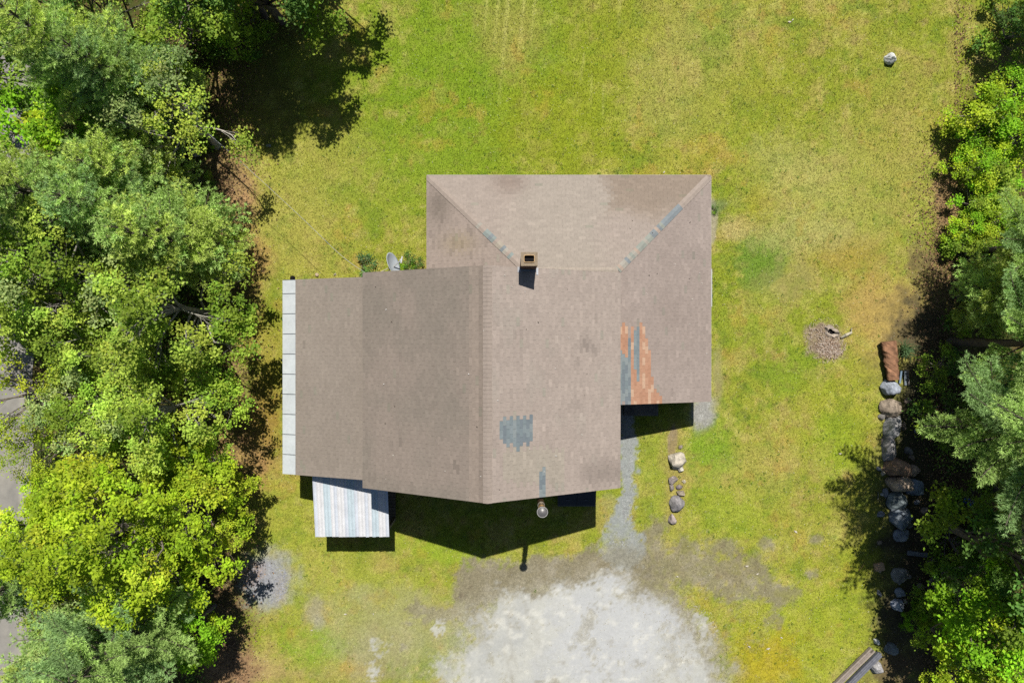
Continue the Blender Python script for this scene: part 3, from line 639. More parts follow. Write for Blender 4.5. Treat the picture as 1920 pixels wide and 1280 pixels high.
cf.poly([(cx0, 2.40, ZE+(XE-cx0)*k2+.03), (cx1, 2.40, zr+.03), (cx1, 2.468, zr+.05), (cx0, 2.468, ZE+(XE-cx0)*k2+.05)], alb(130, 130, 136))
cf.build('flashing', M_white, chim)
# stovepipe at the south gable
sp = MB(); px_, py_ = 1.0, -5.60
sp.tube((px_, py_, 1.2), (px_, py_, 6.55), .115, .115, 18, alb(150, 120, 88)); sp.tube((px_, py_, 6.55), (px_, py_, 7.36), .095, .095, 18, alb(168, 140, 104)); sp.lathe([(.10, 0), (.125, 0), (.125, .05), (.10, .05)], (px_, py_, 6.6), 18, alb(186, 176, 160)); sp.lathe([(.095, 0), (.12, 0), (.12, .04), (.095, .04)], (px_, py_, 7.0), 18, alb(190, 160, 110))
sp.tube((px_, py_, 1.45), (px_, Y0, 1.45), .1, .1, 14, alb(150, 120, 88)); sp.beam((px_-.2, py_+.02, 5.2), (px_+.2, py_+.02, 5.2), .03, .03, alb(120, 110, 100)); sp.beam((px_+.2, py_, 5.2), (px_+.2, Y0, 5.2), .03, .03, alb(120, 110, 100)); sp.beam((px_-.2, py_, 5.2), (px_-.2, Y0, 5.2), .03, .03, alb(120, 110, 100))
so = sp.build('stovepipe', M_steel, house)
rc = MB(); rc.lathe([(.10, -.13), (.128, -.13), (.128, -.06), (.168, -.045), (.170, -.01), (.150, .004), (.146, -.006), (.10, .022), (.05, .042), (0, .05)], (px_, py_, 7.58), 36, alb(140, 137, 135)); rc.lathe([(0, 0), (.1, 0), (.1, .13)], (px_, py_, 7.32), 18, alb(120, 116, 110))
rc.build('rain_cap', attr_mat('cap_steel', .45, .12, 9, .4, 0, metal=.3), so, smooth=False)
rm = MB(); rm.lathe([(.160, .0), (.166, .012), (.178, .012), (.182, .0), (.178, -.02), (.164, -.02)], (px_, py_, 7.575), 36, alb(196, 194, 192)); rm.lathe([(.150, .0045), (.160, .004)], (px_, py_, 7.5835), 36, alb(96, 94, 92)); rm.build('cap_rim', M_dish, so)
sh = MB()
# cellar hatch in the gable's shade
ch2 = MB(); hx0, hx1, hy0 = 2.0, 3.66, -7.2
hatch = empty('cellar_hatch'); hatch.parent = house
ch2.hull8([(hx0, hy0, -.05), (hx1, hy0, -.05), (hx1, Y0-.02, -.05), (hx0, Y0-.02, -.05)], [(hx0, hy0, .16), (hx1, hy0, .16), (hx1, Y0-.02, .62), (hx0, Y0-.02, .62)], alb(104, 104, 102)); ch2.build('curb', M_rock, hatch)
for a, b in ((hx0+.05, (hx0+hx1)/2-.01), ((hx0+hx1)/2+.01, hx1-.06)):
    lf = MB(); z0 = .17; z1 = .62; lf.hull8([(a, hy0+.06, z0), (b, hy0+.06, z0), (b, Y0-.06, z1), (a, Y0-.06, z1)], [(a, hy0+.06, z0+.05), (b, hy0+.06, z0+.05), (b, Y0-.06, z1+.05), (a, Y0-.06, z1+.05)], alb(44, 50, 60)); l_ = lf.build('hatch_door', M_paint, hatch)
    hd = MB(); hd.beam(((a+b)/2-.08, hy0+.3, .29), ((a+b)/2+.08, hy0+.3, .29), .02, .03, alb(140, 140, 140)); hd.build('handle', M_steel, l_)
# porch with corrugated metal roof
PX0, PX1, PY0, PY1, PZ0, PZ1 = -8.0, -4.99, -7.92, -5.05, 2.25, 2.72
porch = empty('porch'); porch.parent = house
pr = MB(); r_ = random.Random(12); x = PX0; i = 0; nP = 22; wdt = (PX1-PX0)/nP
for i in range(nP):
    x0 = PX0+i*wdt; x1 = x0+wdt; tone = 1.12*(alb(214, 230, 238) if i in (3, 4, 10, 11, 17, 18) else (alb(244, 244, 246) if i % 3 else alb(228, 234, 244))); ye = PY0-r_.uniform(0, .025)
    prof = [(x0, 0), (x0+wdt*.12, .018), (x0+wdt*.26, .018), (x0+wdt*.38, 0), (x1, 0)]
    for (a, za), (b, zb) in zip(prof, prof[1:]):
        for k in range(12):
            ya = ye+(PY1-ye)*k/12; yb = ye+(PY1-ye)*(k+1)/12; zA = PZ0+(PZ1-PZ0)*k/12; zB = PZ0+(PZ1-PZ0)*(k+1)/12
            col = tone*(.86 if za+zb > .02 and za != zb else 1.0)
            pr.poly([(a, ya, zA+za), (b, ya, zA+zb), (b, yb, zB+zb), (a, yb, zB+za)], col)
m_por = attr_mat('porch_metal', .5, .10, 2.0, .35, .003, 25, var2=.2, scale2=34)
pr.build('porch_roof', m_por, porch)
pd_ = MB(); pd_.hull8([(PX0+.04, PY0+.05, PZ0-.14), (PX1-.04, PY0+.05, PZ0-.14), (PX1-.04, PY1, PZ1-.14), (PX0+.04, PY1, PZ1-.14)], [(PX0+.04, PY0+.05, PZ0-.015), (PX1-.04, PY0+.05, PZ0-.015), (PX1-.04, PY1, PZ1-.015), (PX0+.04, PY1, PZ1-.015)], alb(120, 96, 74)); pd_.build('porch_beams', M_wood, porch)
for x in (PX0+.15, PX1-.15):
    pp = MB(); pp.box(x-.06, PY0+.12, .2, x+.06, PY0+.24, PZ0-.12, alb(180, 170, 150)); pp.build('post', M_paint, porch, bevel=.006)
pf = MB()
for k in range(19): pf.box(PX0+.1, PY0+.1+k*.15, .12, PX1-.1, PY0+.235+k*.15, .2, alb(126, 112, 96)*random.uniform(.85, 1.1))
pf.box(PX0+.15, PY0+.15, -.05, PX1-.15, PY1-.08, .119, alb(90, 80, 70)); pf.build('porch_floor', M_wood, porch)

# satellite dish on the north wall
sdish = empty('satellite_dish', (0, 0, 0)); tag(sdish, 'pale grey satellite dish with feed arm, tilted over the north eave beside green plants', 'satellite dish')
dc_ = P(733, 496, 3.0); dirv = Vector((.90, .28, .33)).normalized()
bm = bmesh.new(); nr, na = 8, 36; ring = []
up_ = dirv.orthogonal().normalized(); sd2 = dirv.cross(up_).normalized()
for i in range(nr+1):
    r0 = .47*i/nr; h = .11*(i/nr)**2
    ring.append([bm.verts.new(dirv*h + (up_*math.cos(2*math.pi*a/na)*1.0 + sd2*math.sin(2*math.pi*a/na)*1.0)*r0) for a in range(na)] if i else [bm.verts.new((0, 0, 0))])
for a in range(na): bm.faces.new([ring[0][0], ring[1][a], ring[1][(a+1) % na]])
for i in range(1, nr):
    for a in range(na): bm.faces.new([ring[i][a], ring[i+1][a], ring[i+1][(a+1) % na], ring[i][(a+1) % na]])
bmesh.ops.recalc_face_normals(bm, faces=bm.faces); bmesh.ops.solidify(bm, geom=list(bm.faces), thickness=.018)
me = bpy.data.meshes.new('reflector'); bm.to_mesh(me); bm.free(); me.materials.append(attr_mat('dish_grey', .5, .05, 4, .35, 0, base=alb4(212, 220, 226)))
me.polygons.foreach_set('use_smooth', np.ones(len(me.polygons), dtype=bool)); o = link('reflector', me, sdish, dc_)
ar = MB(); tip = dc_+dirv*.50+Vector((.0, .03, 0)); ar.beam(dc_+dirv*.02+Vector((0, -.12, -.12)), tip, .05, .05, alb(214, 218, 216)); ar.build('feed_arm', M_dish, sdish)
fh = MB(); fh.tube(tip-dirv*.06, tip+dirv*.02, .05, .04, 12, alb(224, 226, 222)); fh.beam(tip+Vector((-.02, -.13, .02)), tip+Vector((.03, .13, .02)), .05, .07, alb(220, 222, 220)); fh.build('feed_horn', M_dish, sdish)
ms = MB(); wallp = Vector((dc_.x-.22, Y1+.0, 2.6)); ms.tube(wallp, wallp+Vector((0, .22, 0)), .022, .022, 10, alb(190, 190, 190)); ms.tube(wallp+Vector((0, .22, 0)), dc_-dirv*.03, .022, .022, 10, alb(200, 200, 200)); ms.tube(P(711, 511, 3.0), dc_-dirv*.06+Vector((0, -.1, .02)), .012, .012, 8, alb(226, 210, 206)); ms.build('mast', M_dish, sdish)

sp_ = MB(); rq = random.Random(77)
for i in range(46):
    if rq.random() < .6:
        x = rq.uniform(-5.2, 3.8); y = rq.uniform(-5.1, 2.3); z = (ZE+(x-XW)*k1 if x < XRG else ZE+(XE-x)*k2)+.025
    else: x = rq.uniform(4.6, 7.9); y = rq.uniform(-2.2, 5.0); z = ZWE+(XWE-x)*PIT+.022
    a = rq.uniform(0, 3.1); L = rq.uniform(.015, .04); q = [(x+L*math.cos(a+k*1.57)*(1 if k % 2 else .5), y+L*math.sin(a+k*1.57)*(1 if k % 2 else .5), z+.012) for k in range(4)]
    sp_.poly(q, alb(*rq.choice([(236, 232, 224), (230, 224, 210), (110, 96, 84), (90, 80, 70)])))
o = sp_.build('roof_litter', M_wood, main_roof); o['kind'] = 'stuff'

# service cable and pole
cab = MB(); pts = []
A = P(686, 512, 3.35); Bp = Vector((-18.6, 14.2, 5.8)); ctrl = [(0, A), (.12, P(640, 482, 3.3)), (.45, P(462, 315, 3.05)), (.6, P(377, 239, 2.95)), (1, None)]
W = [A, P(640, 479, 3.25), P(560, 403, 3.1), P(462, 313, 3.0), P(377, 239, 3.0), P(318, 186, 3.15), P(240, 120, 3.7), Bp]
def cr(p0, p1, p2, p3, t): return .5*((2*p1)+(-p0+p2)*t+(2*p0-5*p1+4*p2-p3)*t*t+(-p0+3*p1-3*p2+p3)*t**3)
L_ = []
for i in range(len(W)-1):
    a = W[max(i-1, 0)]; b = W[i]; c = W[i+1]; e = W[min(i+2, len(W)-1)]
    for k in range(6): L_.append(cr(a, b, c, e, k/6))
L_.append(W[-1])
for a, b in zip(L_, L_[1:]): cab.tube(a, b, .0075, .0075, 6, alb(170, 174, 176), caps=False)
tag(cab.build('service_cable', M_dish), 'thin grey overhead cable crossing the lawn from the north-west trees to the house', 'cable')
pole = empty('utility_pole', (Bp.x-.2, Bp.y+.1, 0)); tag(pole, 'round brown timber utility pole carrying the overhead cable', 'pole')
pb = MB(); pb.tube((0, 0, -.3), (0, 0, 6.8), .15, .11, 14, alb(120, 100, 78)); pb.build('shaft', M_wood, pole)
pb = MB(); pb.beam((-.7, 0, 6.4), (.7, 0, 6.4), .09, .1, alb(110, 94, 76)); pb.build('crossarm', M_wood, pole)

# ------------------------------------------------------------------ rocks
def rock_mesh(name, sx, sy, sz, seed, col, col2=None, rough=.22, moss=0.0):
    bm = bmesh.new(); bmesh.ops.create_icosphere(bm, subdivisions=4, radius=1)
    V = np.array([v.co[:] for v in bm.verts]); rg = np.random.default_rng(seed)
    d = np.zeros(len(V))
    for k in range(14):       # flat facets cut off the ball
        n = rg.normal(size=3); n[2] = abs(n[2])*.8; n /= np.linalg.norm(n); h = rg.uniform(.58, .86); t = V@n; cut = t > h
        V[cut] = V[cut] - n*((t[cut]-h)*.96)[:, None]
    nn = fbm(V[:, 0]*1.7+seed, V[:, 1]*1.7+V[:, 2]*1.3, seed, 4); V = V*(1+rough*nn)[:, None]
    nf = fbm(V[:, 0]*7+seed, V[:, 1]*7+V[:, 2]*6, seed+3, 3); V = V*(1+.05*nf)[:, None]
    c = np.zeros((len(V), 3))+s2l(col); c2 = col2 or tuple(x*.72 for x in col)
    c = mixc(c, c2, sst(-.1, .6, fbm(V[:, 0]*2.4+3, V[:, 1]*2.4, seed+5, 4))*.8); c = mixc(c, tuple(min(255, x*1.15) for x in col), sst(.2, .6, nf)*.6)
    V = V*np.array([sx, sy, sz])
    F = np.array([[v.index for v in f.verts] for f in bm.faces]); bm.free()
    return npmesh(name, V, F, c*1.2/KEXP, M_rock, True)
def rock(name, u, v, du, dv, label, col=(168, 162, 156), group=None, hz=None, seed=None, rz=0, cat='rock', col2=None, sink=.42):
    p = P(u, v, .1); sx = du*.0233; sy = dv*.0233; sz = hz or min(sx, sy)*.75
    seed = seed or int(u*7+v*13) % 9973
    o = link(name, rock_mesh(name, sx, sy, sz, seed, col, col2), None, (p.x, p.y, sz*(1-sink)-.05), (0, 0, rz)); tag(o, label, cat, group); return o
GRA = 'rocks in the short row south-east of the house'
rock('boulder', 1269, 864, 18, 19, 'large pale cream boulder, biggest of the short row by the gravel walk', (214, 204, 186), GRA, .33, cat='boulder')
rock('stone', 1277, 880, 6, 6.5, 'small bright white stone leaning on the large cream boulder', (232, 226, 210), GRA, .17)
rock('stone', 1277, 838, 5, 4.5, 'small grey stone just north of the large cream boulder', (178, 166, 154), GRA, .1)
rock('stone', 1263, 900, 10, 7, 'angular mauve grey stone south of the large cream boulder', (168, 156, 150), GRA, .17, rz=.4)
rock('stone', 1260, 914, 5, 8, 'narrow upright grey stone on the west side of the rock row', (160, 150, 144), GRA, .14)
rock('stone', 1274, 914, 7.5, 4.5, 'flat dark purple grey stone between two paler stones', (152, 140, 140), GRA, .12)
rock('stone', 1284, 903, 4.5, 3.5, 'tiny whitish stone at the east side of the rock row', (214, 202, 178), GRA, .08)
rock('stone', 1277, 925, 9, 7.5, 'pale tan stone touching the smooth dark grey boulder', (186, 172, 150), GRA, .17)
rock('boulder', 1269, 945, 15, 16, 'smooth dark grey rounded boulder in the short rock row', (156, 152, 152), GRA, .3, cat='boulder')
rock('stone', 1261, 975, 9, 12, 'pinkish grey stone at the south end of the short rock row', (182, 168, 162), GRA, .2)
rock('rock', 1669, 110, 12, 12, 'lone pale grey pointed rock in the upper right lawn', (252, 252, 248), None, .34, seed=31)
GRB = 'boulders in the row along the eastern wood edge'
for (u, v, a, b, lb, c, h) in [
 (1668, 726, 16, 15, 'blue grey boulder at the foot of the rotten log', (150, 156, 166), .38),
 (1669, 763, 17, 20, 'brown grey boulder in dappled shade, second below the log', (150, 136, 120), .35),
 (1672, 799, 17, 22, 'tall pale topped boulder, third below the log', (172, 170, 168), .42),
 (1666, 840, 13, 26, 'long narrow grey boulder just above the rust stained one', (150, 146, 144), .36),
 (1678, 875, 25, 17, 'rust stained brown boulder in the middle of the eastern row', (160, 130, 106), .42),
 (1686, 905, 24, 19, 'broad tan boulder with a smooth sloping top below the rust stained one', (178, 158, 138), .46),
 (1710, 882, 12, 12, 'small light brown rock wedged east of the rust stained boulder', (176, 152, 132), .28),
 (1714, 912, 18, 16, 'dark blue grey rock in deep shade east of the broad tan boulder', (120, 130, 140), .35),
 (1683, 939, 20, 18, 'dark slate coloured boulder below the broad tan boulder', (120, 130, 132), .34),
 (1688, 973, 20, 20, 'dark angular boulder with white flecks lower in the eastern row', (124, 132, 140), .36),
 (1691, 1004, 14, 12, 'small blue grey rock under the angular flecked boulder', (132, 138, 146), .24),
 (1688, 1078, 14, 16, 'half buried grey rock south of the grey plank', (130, 128, 122), .2),
 (1688, 1112, 10, 9, 'flat pale blue grey rock in shade above the southern rocks', (146, 152, 160), .2),
 (1683, 1133, 12, 10, 'bluish white rock in shade beside hanging leaves', (164, 170, 184), .24),
 (1672, 1215, 13, 12, 'dark grey rock in shade near the old beams', (120, 128, 132), .25),
 (1645, 1203, 6, 6, 'small white rock just above the old beams', (220, 220, 222), .16),
 (1644, 1252, 12, 12, 'mottled grey rock right of the old beams', (160, 158, 158), .26)]:
    rock('boulder' if a > 14 else 'rock', u, v, a*1.14, b*1.14, lb, tuple(min(250, k*1.14) for k in c), GRB, h*1.1, cat='boulder' if a > 14 else 'rock')
rock('stone', 1658, 888, 5, 5, 'small cream stone on the lawn beside the rust stained boulder', (214, 200, 176), GRB, .12)
rock('stone', 1656, 927, 4, 3.5, 'tiny pale stone on the lawn beside the slate coloured boulder', (196, 196, 190), GRB, .1)
rg_ = random.Random(21)
NEAR = [(726, 'boulder nearest the log'), (763, 'brown grey boulder'), (799, 'tall pale topped boulder'), (840, 'long narrow boulder'), (875, 'rust stained boulder'), (905, 'broad tan boulder'),
        (939, 'slate coloured boulder'), (973, 'white flecked boulder'), (1004, 'small blue grey rock'), (1040, 'grey plank'), (1078, 'half buried grey rock'), (1133, 'bluish white rock')]
seen = set()
for i in range(26):
    v_ = 730+i*16+rg_.uniform(-6, 6); u_ = rg_.uniform(1696, 1748) if i % 3 else rg_.uniform(1650, 1664); ru_ = rg_.uniform(4, 10); rv_ = rg_.uniform(4, 9)
    ci, cn = rg_.choice([((168, 150, 132), 'brown'), ((152, 156, 164), 'blue grey'), ((188, 172, 152), 'buff'), ((146, 142, 136), 'dull grey')]); hz_ = rg_.uniform(.08, .16); rz_ = rg_.uniform(0, 3)
    nv, nn = min(NEAR, key=lambda q: abs(q[0]-v_)); side = 'east of' if u_ > 1690 else 'lawnward of'
    lb = ('tiny ' if ru_+rv_ < 12 else 'small ')+cn+' stone '+('well ' if u_ > 1728 else '')+side+' the '+nn
    if lb in seen or (u_ > 1738 and 930 < v_ < 945): continue
    seen.add(lb); rock('stone', u_, v_, ru_, rv_, lb, ci, 'loose rubble beside the eastern boulders', hz_, seed=500+i, rz=rz_, cat='stone')['kind'] = 'thing'
GRW = 'pale rocks at the western wood edge'
rock('rock', 366, 285, 10, 9, 'white grey rock near the overhead cable at the western wood edge', (206, 198, 186), GRW, .22)
rock('rock', 344, 279, 6, 7, 'small tan rock left of the white grey rock by the western wood', (190, 170, 148), GRW, .16)
rock('rock', 358, 267, 8, 6, 'low buff rock just above the white grey rock by the western wood', (186, 168, 138), GRW, .12)
for i, (u, v, a, b, lb) in enumerate([(365, 362, 4, 6, 'uppermost small white rock in the leaf litter'), (378, 372, 7, 6, 'middle white rock in the heap by the leaf litter'), (386, 386, 8, 8, 'largest white rock in the heap by the leaf litter'), (394, 398, 6, 6, 'lowest white rock in the heap by the leaf litter')]):
    rock('rock', u, v, a, b, lb, (202, 200, 198), GRW, .16)
rock('stone', 593, 515, 4.5, 4, 'small buff stone on the bare soil north of the lean-to roof', (214, 190, 160), None, .1)
rock('stone', 627, 514, 3, 3, 'tiny pale stone right of the buff stone north of the lean-to roof', (206, 196, 170), None, .07)
rock('stone', 502, 242+30, 5, 4, 'small grey stone lying in the shade of the northern trees', (160, 166, 160), None, .08)

# rotten log, beams, planks, block, stump, stick, pipes, bucket
def loft(name, pts, radii, mat_, colf, n=18, seed=0, amp=.15, flat=1.0):
    pts = [Vector(p) for p in pts]; V = []; C = []; rg = np.random.default_rng(seed)
    for i, (p, r) in enumerate(zip(pts, radii)):
        d_ = (pts[min(i+1, len(pts)-1)]-pts[max(i-1, 0)]).normalized(); s_ = d_.cross(Vector((0, 0, 1))).normalized(); u_ = s_.cross(d_)
        for k in range(n):
            a = 2*math.pi*k/n; rr_ = r*(1+amp*float(fbm(np.array([math.cos(a)*1.5+i*.35]), np.array([math.sin(a)*1.5+seed]), seed, 3)[0]))
            q = p + s_*math.cos(a)*rr_ + u_*math.sin(a)*rr_*flat; V.append(q[:]); C.append(colf(i/(len(pts)-1), a))
    F = []
    m = len(pts)
    F = [(i*n+k, i*n+(k+1) % n, (i+1)*n+(k+1) % n, (i+1)*n+k) for i in range(m-1) for k in range(n)]
    me = bpy.data.meshes.new(name); me.from_pydata(V, [], F+[tuple(range(n))[::-1], tuple(range((m-1)*n, m*n))])
    at = me.color_attributes.new('Col', 'FLOAT_COLOR', 'POINT'); at.data.foreach_set('color', np.hstack([np.array(C, np.float32), np.ones((len(C), 1), np.float32)]).ravel())
    me.materials.append(mat_); me.update(); return link(name, me)
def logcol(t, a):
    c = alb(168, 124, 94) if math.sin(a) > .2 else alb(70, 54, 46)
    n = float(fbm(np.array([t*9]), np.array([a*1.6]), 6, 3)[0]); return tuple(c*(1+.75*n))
a, b = P(1666, 640, .25), P(1674, 712, .25); NL = 26
lg = loft('rotten_log', [a.lerp(b, i/NL) for i in range(NL+1)], [.33-.07*i/NL for i in range(NL+1)], M_wood, logcol, 22, 5, .22, .8)
tag(lg, 'crumbling reddish brown rotten log lying north of the eastern boulders', 'log')
for (ua, va, ub, vb, r, lb, c) in [(1560, 1290, 1636, 1216, .13, 'weathered grey beam, outermost of the pair by the lower right lawn edge', (186, 172, 160)), (1578, 1296, 1650, 1224, .10, 'darker grey beam lying right beside the outermost weathered beam', (130, 132, 142))]:
    a, b = P(ua, va, .1), P(ub, vb, .1); mb = MB()
    for k in (-1, 0, 1):
        dv = (b-a).normalized().cross(Vector((0, 0, 1))); mb.beam(a+dv*k*.085+Vector((0, 0, .03*random.random())), b+dv*k*.085 + (b-a).normalized()*random.uniform(-.2, .1), .075, .16, alb(*c)*random.uniform(.8, 1.1))
    tag(mb.build('timber_beam', M_wood, bevel=.01), lb, 'beam', 'old beams at the lower right')
mb = MB(); a, b = P(1702, 1036, .12), P(1738, 1040, .12); mb.beam(a, b, .19, .09, alb(142, 146, 152)); tag(mb.build('plank', M_wood, bevel=.008), 'short grey plank lying in deep shade below the eastern boulders', 'plank')
mb = MB(); c = P(1648, 1062, .08); mb.box(-.2, -.16, -.08, .2, .16, .10, alb(222, 184, 148)); tag(mb.build('wood_block', M_wood, None, c, (0, 0, R(10)), bevel=.015), 'pale sawn wood block lying at the lawn edge near the eastern rocks', 'wood block')
for (ua, va, ub, vb, r, lb, cl) in [(1610, 1069, 1621, 1054, .012, 'thin straight brown stick near the sawn wood block', (190, 156, 110)), (1646, 936, 1646, 921, .02, 'short grey stick standing on the lawn beside the dark boulders', (150, 152, 140)), (1744, 1052-55, 1747, 1040-55, .015, 'fine twig fallen in the shade of the eastern pines', (130, 120, 100))]:
    mb = MB(); a, b = P(ua, va, .04), P(ub, vb, .05); m_ = a.lerp(b, .5)+Vector((.02, .01, .01)); mb.tube(a, m_, r, r*.9, 8, alb(*cl)); mb.tube(m_, b, r*.9, r*.5, 8, alb(*cl)); tag(mb.build('stick', M_bark), lb, 'stick')
stc = (P(1577, 633, .05), P(1589, 628, .06), P(1597, 623, .05)); mb = MB(); mb.tube(stc[0], P(1585, 628.5, .07), .03, .07, 10, alb(190, 184, 160)); mb.tube(P(1585, 628.5, .07), stc[2], .07, .05, 10, alb(216, 206, 180)); mb.tube(P(1596, 624, .05), P(1597, 615, .05), .03, .02, 8, alb(200, 190, 168)); tag(mb.build('branch_piece', M_wood), 'pale bent piece of branch lying right of the old stump', 'branch')
stump = empty('tree_stump', P(1559, 622, 0)); tag(stump, 'small broken grey tree stump with a dark hollow in the patch of wood chips', 'stump')
mb = MB(); rs = random.Random(5); n = 16; prof = []
for k in range(n):
    a = 2*math.pi*k/n; r0 = .30*rs.uniform(.8, 1.15); h = .10+.08*rs.random() if math.sin(a-.6) > -.1 else .05
    prof.append((a, r0, h))
for k in range(n):
    (a0, r0, h0), (a1, r1, h1) = prof[k], prof[(k+1) % n]
    o0 = (r0*1.25*math.cos(a0), r0*.8*math.sin(a0), 0); o1 = (r1*1.25*math.cos(a1), r1*.8*math.sin(a1), 0); t0 = (r0*math.cos(a0), r0*.62*math.sin(a0), h0); t1 = (r1*math.cos(a1), r1*.62*math.sin(a1), h1)
    i0 = (r0*.55*math.cos(a0)-.05, r0*.3*math.sin(a0)-.03, h0-.01); i1 = (r1*.55*math.cos(a1)-.05, r1*.3*math.sin(a1)-.03, h1-.01)
    cst = alb(204, 188, 170)*rs.uniform(.8, 1.1); mb.poly([o0, o1, t1, t0], cst*.8); mb.poly([t0, t1, i1, i0], cst)
st_ = mb.build('stump_wood', M_wood, stump, rot=(0, 0, R(-35)))
mb = MB(); mb.poly([(prof[k][1]*.6*math.cos(prof[k][0])-.05, prof[k][1]*.34*math.sin(prof[k][0])-.03, .03) for k in range(n)], (.02, .015, .012)); mb.build('hollow', M_dark, stump, rot=(0, 0, R(-35)))  # flat black sheet painting the shade inside the stump
# wood chips on the stump patch: stuff
def chips():
    rg = np.random.default_rng(3); n = 900; x = []; V = []; F = []; C = []
    for i in range(n):
        big = rg.random() < .7; cu, cv = (1556, 656) if big else (1540, 630); u = cu+rg.normal()*(16 if big else 18); v = cv+rg.normal()*(11 if big else 18)
        if math.hypot((u-1546)/42, (v-638)/44) > 1: continue
        p = P(u, v, .02); a = rg.uniform(0, math.pi); L = rg.uniform(.04, .13); w_ = rg.uniform(.008, .02); h = rg.uniform(.0, .03)
        d_ = np.array([math.cos(a), math.sin(a), rg.uniform(-.3, .3)]); s_ = np.array([-math.sin(a), math.cos(a), 0]); c0 = np.array([p.x, p.y, .02+h]); k = len(V)
        V += [c0-d_*L/2-s_*w_/2, c0+d_*L/2-s_*w_/2, c0+d_*L/2+s_*w_/2, c0-d_*L/2+s_*w_/2]; F.append((k, k+1, k+2, k+3)); cc_ = alb(*[(214, 196, 176), (178, 150, 128), (232, 214, 198), (150, 120, 96)][rg.integers(4)])
        C += [cc_]*4
    o = link('wood_chips', npmesh('wood_chips', np.array(V), np.array(F), np.array(C), M_wood)); tag(o, 'scattered pale wood chips round the old stump', 'wood chips', kind='stuff')
chips()
def debris():
    rg = np.random.default_rng(8); V = []; F = []; C = []
    def put(u, v, s, col):
        p = P(u, v, 0); a = rg.uniform(0, math.pi); k = len(V); z = float(ground_z(p.x, p.y))+.035+rg.uniform(0, .02)
        for j in range(4):
            b = a+j*math.pi/2+rg.uniform(-.3, .3); r_ = s*(1 if j % 2 else .45); V.append((p.x+math.cos(b)*r_, p.y+math.sin(b)*r_, z+rg.uniform(0, .015)))
        F.append((k, k+1, k+2, k+3)); C.extend([alb(*col)]*4)
    for i in range(1500):
        z = rg.random()
        if z < .55: u, v = rg.uniform(1200, 1700), rg.uniform(820, 1270)
        elif z < .75: u, v = rg.uniform(800, 1500), rg.uniform(1020, 1200)
        else: u, v = rg.uniform(480, 1700), rg.uniform(0, 1280)
        pp_ = P(u, v)
        if in_house(np.array(pp_.x), np.array(pp_.y), .3): continue
        put(u, v, rg.uniform(.008, .026), [(224, 214, 190), (206, 190, 150), (196, 176, 130), (236, 232, 224)][rg.integers(4)])
    for (u, v, s) in [(1480, 42, .09), (1486, 38, .06), (1245, 323, .07), (1492, 947+49, .1), (1400, 1060, .09), (1420, 1075, .07), (1575, 850, .08), (1270, 1080, .07), (700, 1150, .05), (585, 1180, .06), (648, 1150, .08), (1440, 1215, .1), (1465, 1194, .07), (1405, 1211, .08)]: put(u, v, s, (236, 226, 208))
    o = link('lawn_litter', npmesh('lawn_litter', np.array(V), np.array(F), np.array(C), M_wood)); tag(o, 'tiny pale twigs and leaf bits scattered over lawn and gravel', 'litter', kind='stuff')
debris()
def leaf_litter():
    rg = np.random.default_rng(18); n = 26000; V = []
    u = np.concatenate([rg.normal(425, 30, n//2), rg.normal(1768, 26, n//2)]); v = rg.uniform(-20, 1300, n); k = (u < 1000) | (v > 300+rg.normal(size=n)*60) | (u > 1790); u = u[k]; v = v[k]; n = len(u)
    x = (u-960)*M0; y = (640-v)*M0; a = rg.uniform(0, 6.28, n); s = rg.uniform(.02, .05, n); z = ground_z(x, y)+rg.uniform(.02, .06, n)
    q = np.stack([np.stack([x+np.cos(a+k*np.pi/2)*s*(1 if k % 2 else .6), y+np.sin(a+k*np.pi/2)*s*(1 if k % 2 else .6), z+rg.uniform(-.012, .012, n)], -1) for k in range(4)], 1).reshape(-1, 3)
    pal = np.array([alb(170, 130, 90), alb(196, 156, 116), alb(120, 90, 64), alb(150, 120, 90), alb(90, 72, 54)]); c = np.repeat(pal[rg.integers(0, 5, n)], 4, 0)
    o = link('leaf_litter', npmesh('leaf_litter', q, np.arange(4*n).reshape(-1, 4), c, M_wood)); tag(o, 'dead brown leaves strewn along the edges of the woods', 'leaf litter', kind='stuff')
leaf_litter()
def stones_grit():
    rg = np.random.default_rng(28); V = []; F = []; C = []; base = np.array([(1, 0, 0), (0, 1, 0), (-1, 0, 0), (0, -1, 0), (0, 0, 1)], float)
    spots = [(500, 1090, 42, 42, 2600, (176, 178, 188)), (1318, 775, 18, 28, 700, (190, 190, 184)), (1176, 900, 12, 90, 1600, (180, 182, 180)), (1165, 1008, 30, 16, 420, (182, 184, 182)), (1110, 1240, 200, 80, 900, (220, 218, 206)), (1290, 1190, 60, 60, 900, (200, 194, 180))]
    for (cu, cv, ru, rv, n, col) in spots:
        for i in range(n):
            a = rg.uniform(0, 6.28); r_ = math.sqrt(rg.random()); p = P(cu+ru*r_*math.cos(a), cv+rv*r_*math.sin(a)); s = rg.uniform(.012, .034); k = len(V)
            q = base*s*rg.uniform(.6, 1.2, (5, 1)); q[:, 2] *= .7; ca, sa = math.cos(a*7), math.sin(a*7)
            for b in q: V.append((p.x+b[0]*ca-b[1]*sa, p.y+b[0]*sa+b[1]*ca, float(b[2])-.005))
            F += [(k, k+1, k+4), (k+1, k+2, k+4), (k+2, k+3, k+4), (k+3, k, k+4)]; C += [alb(*col)*rg.uniform(.65, 1.2)]*5
    V = np.array(V); V[:, 2] += ground_z(V[:, 0], V[:, 1])
    o = link('loose_gravel', npmesh('loose_gravel', V, np.array(F), np.array(C), M_rock)); tag(o, 'loose grey and white gravel stones on driveway, walk and fire ring', 'gravel', kind='stuff')
stones_grit()
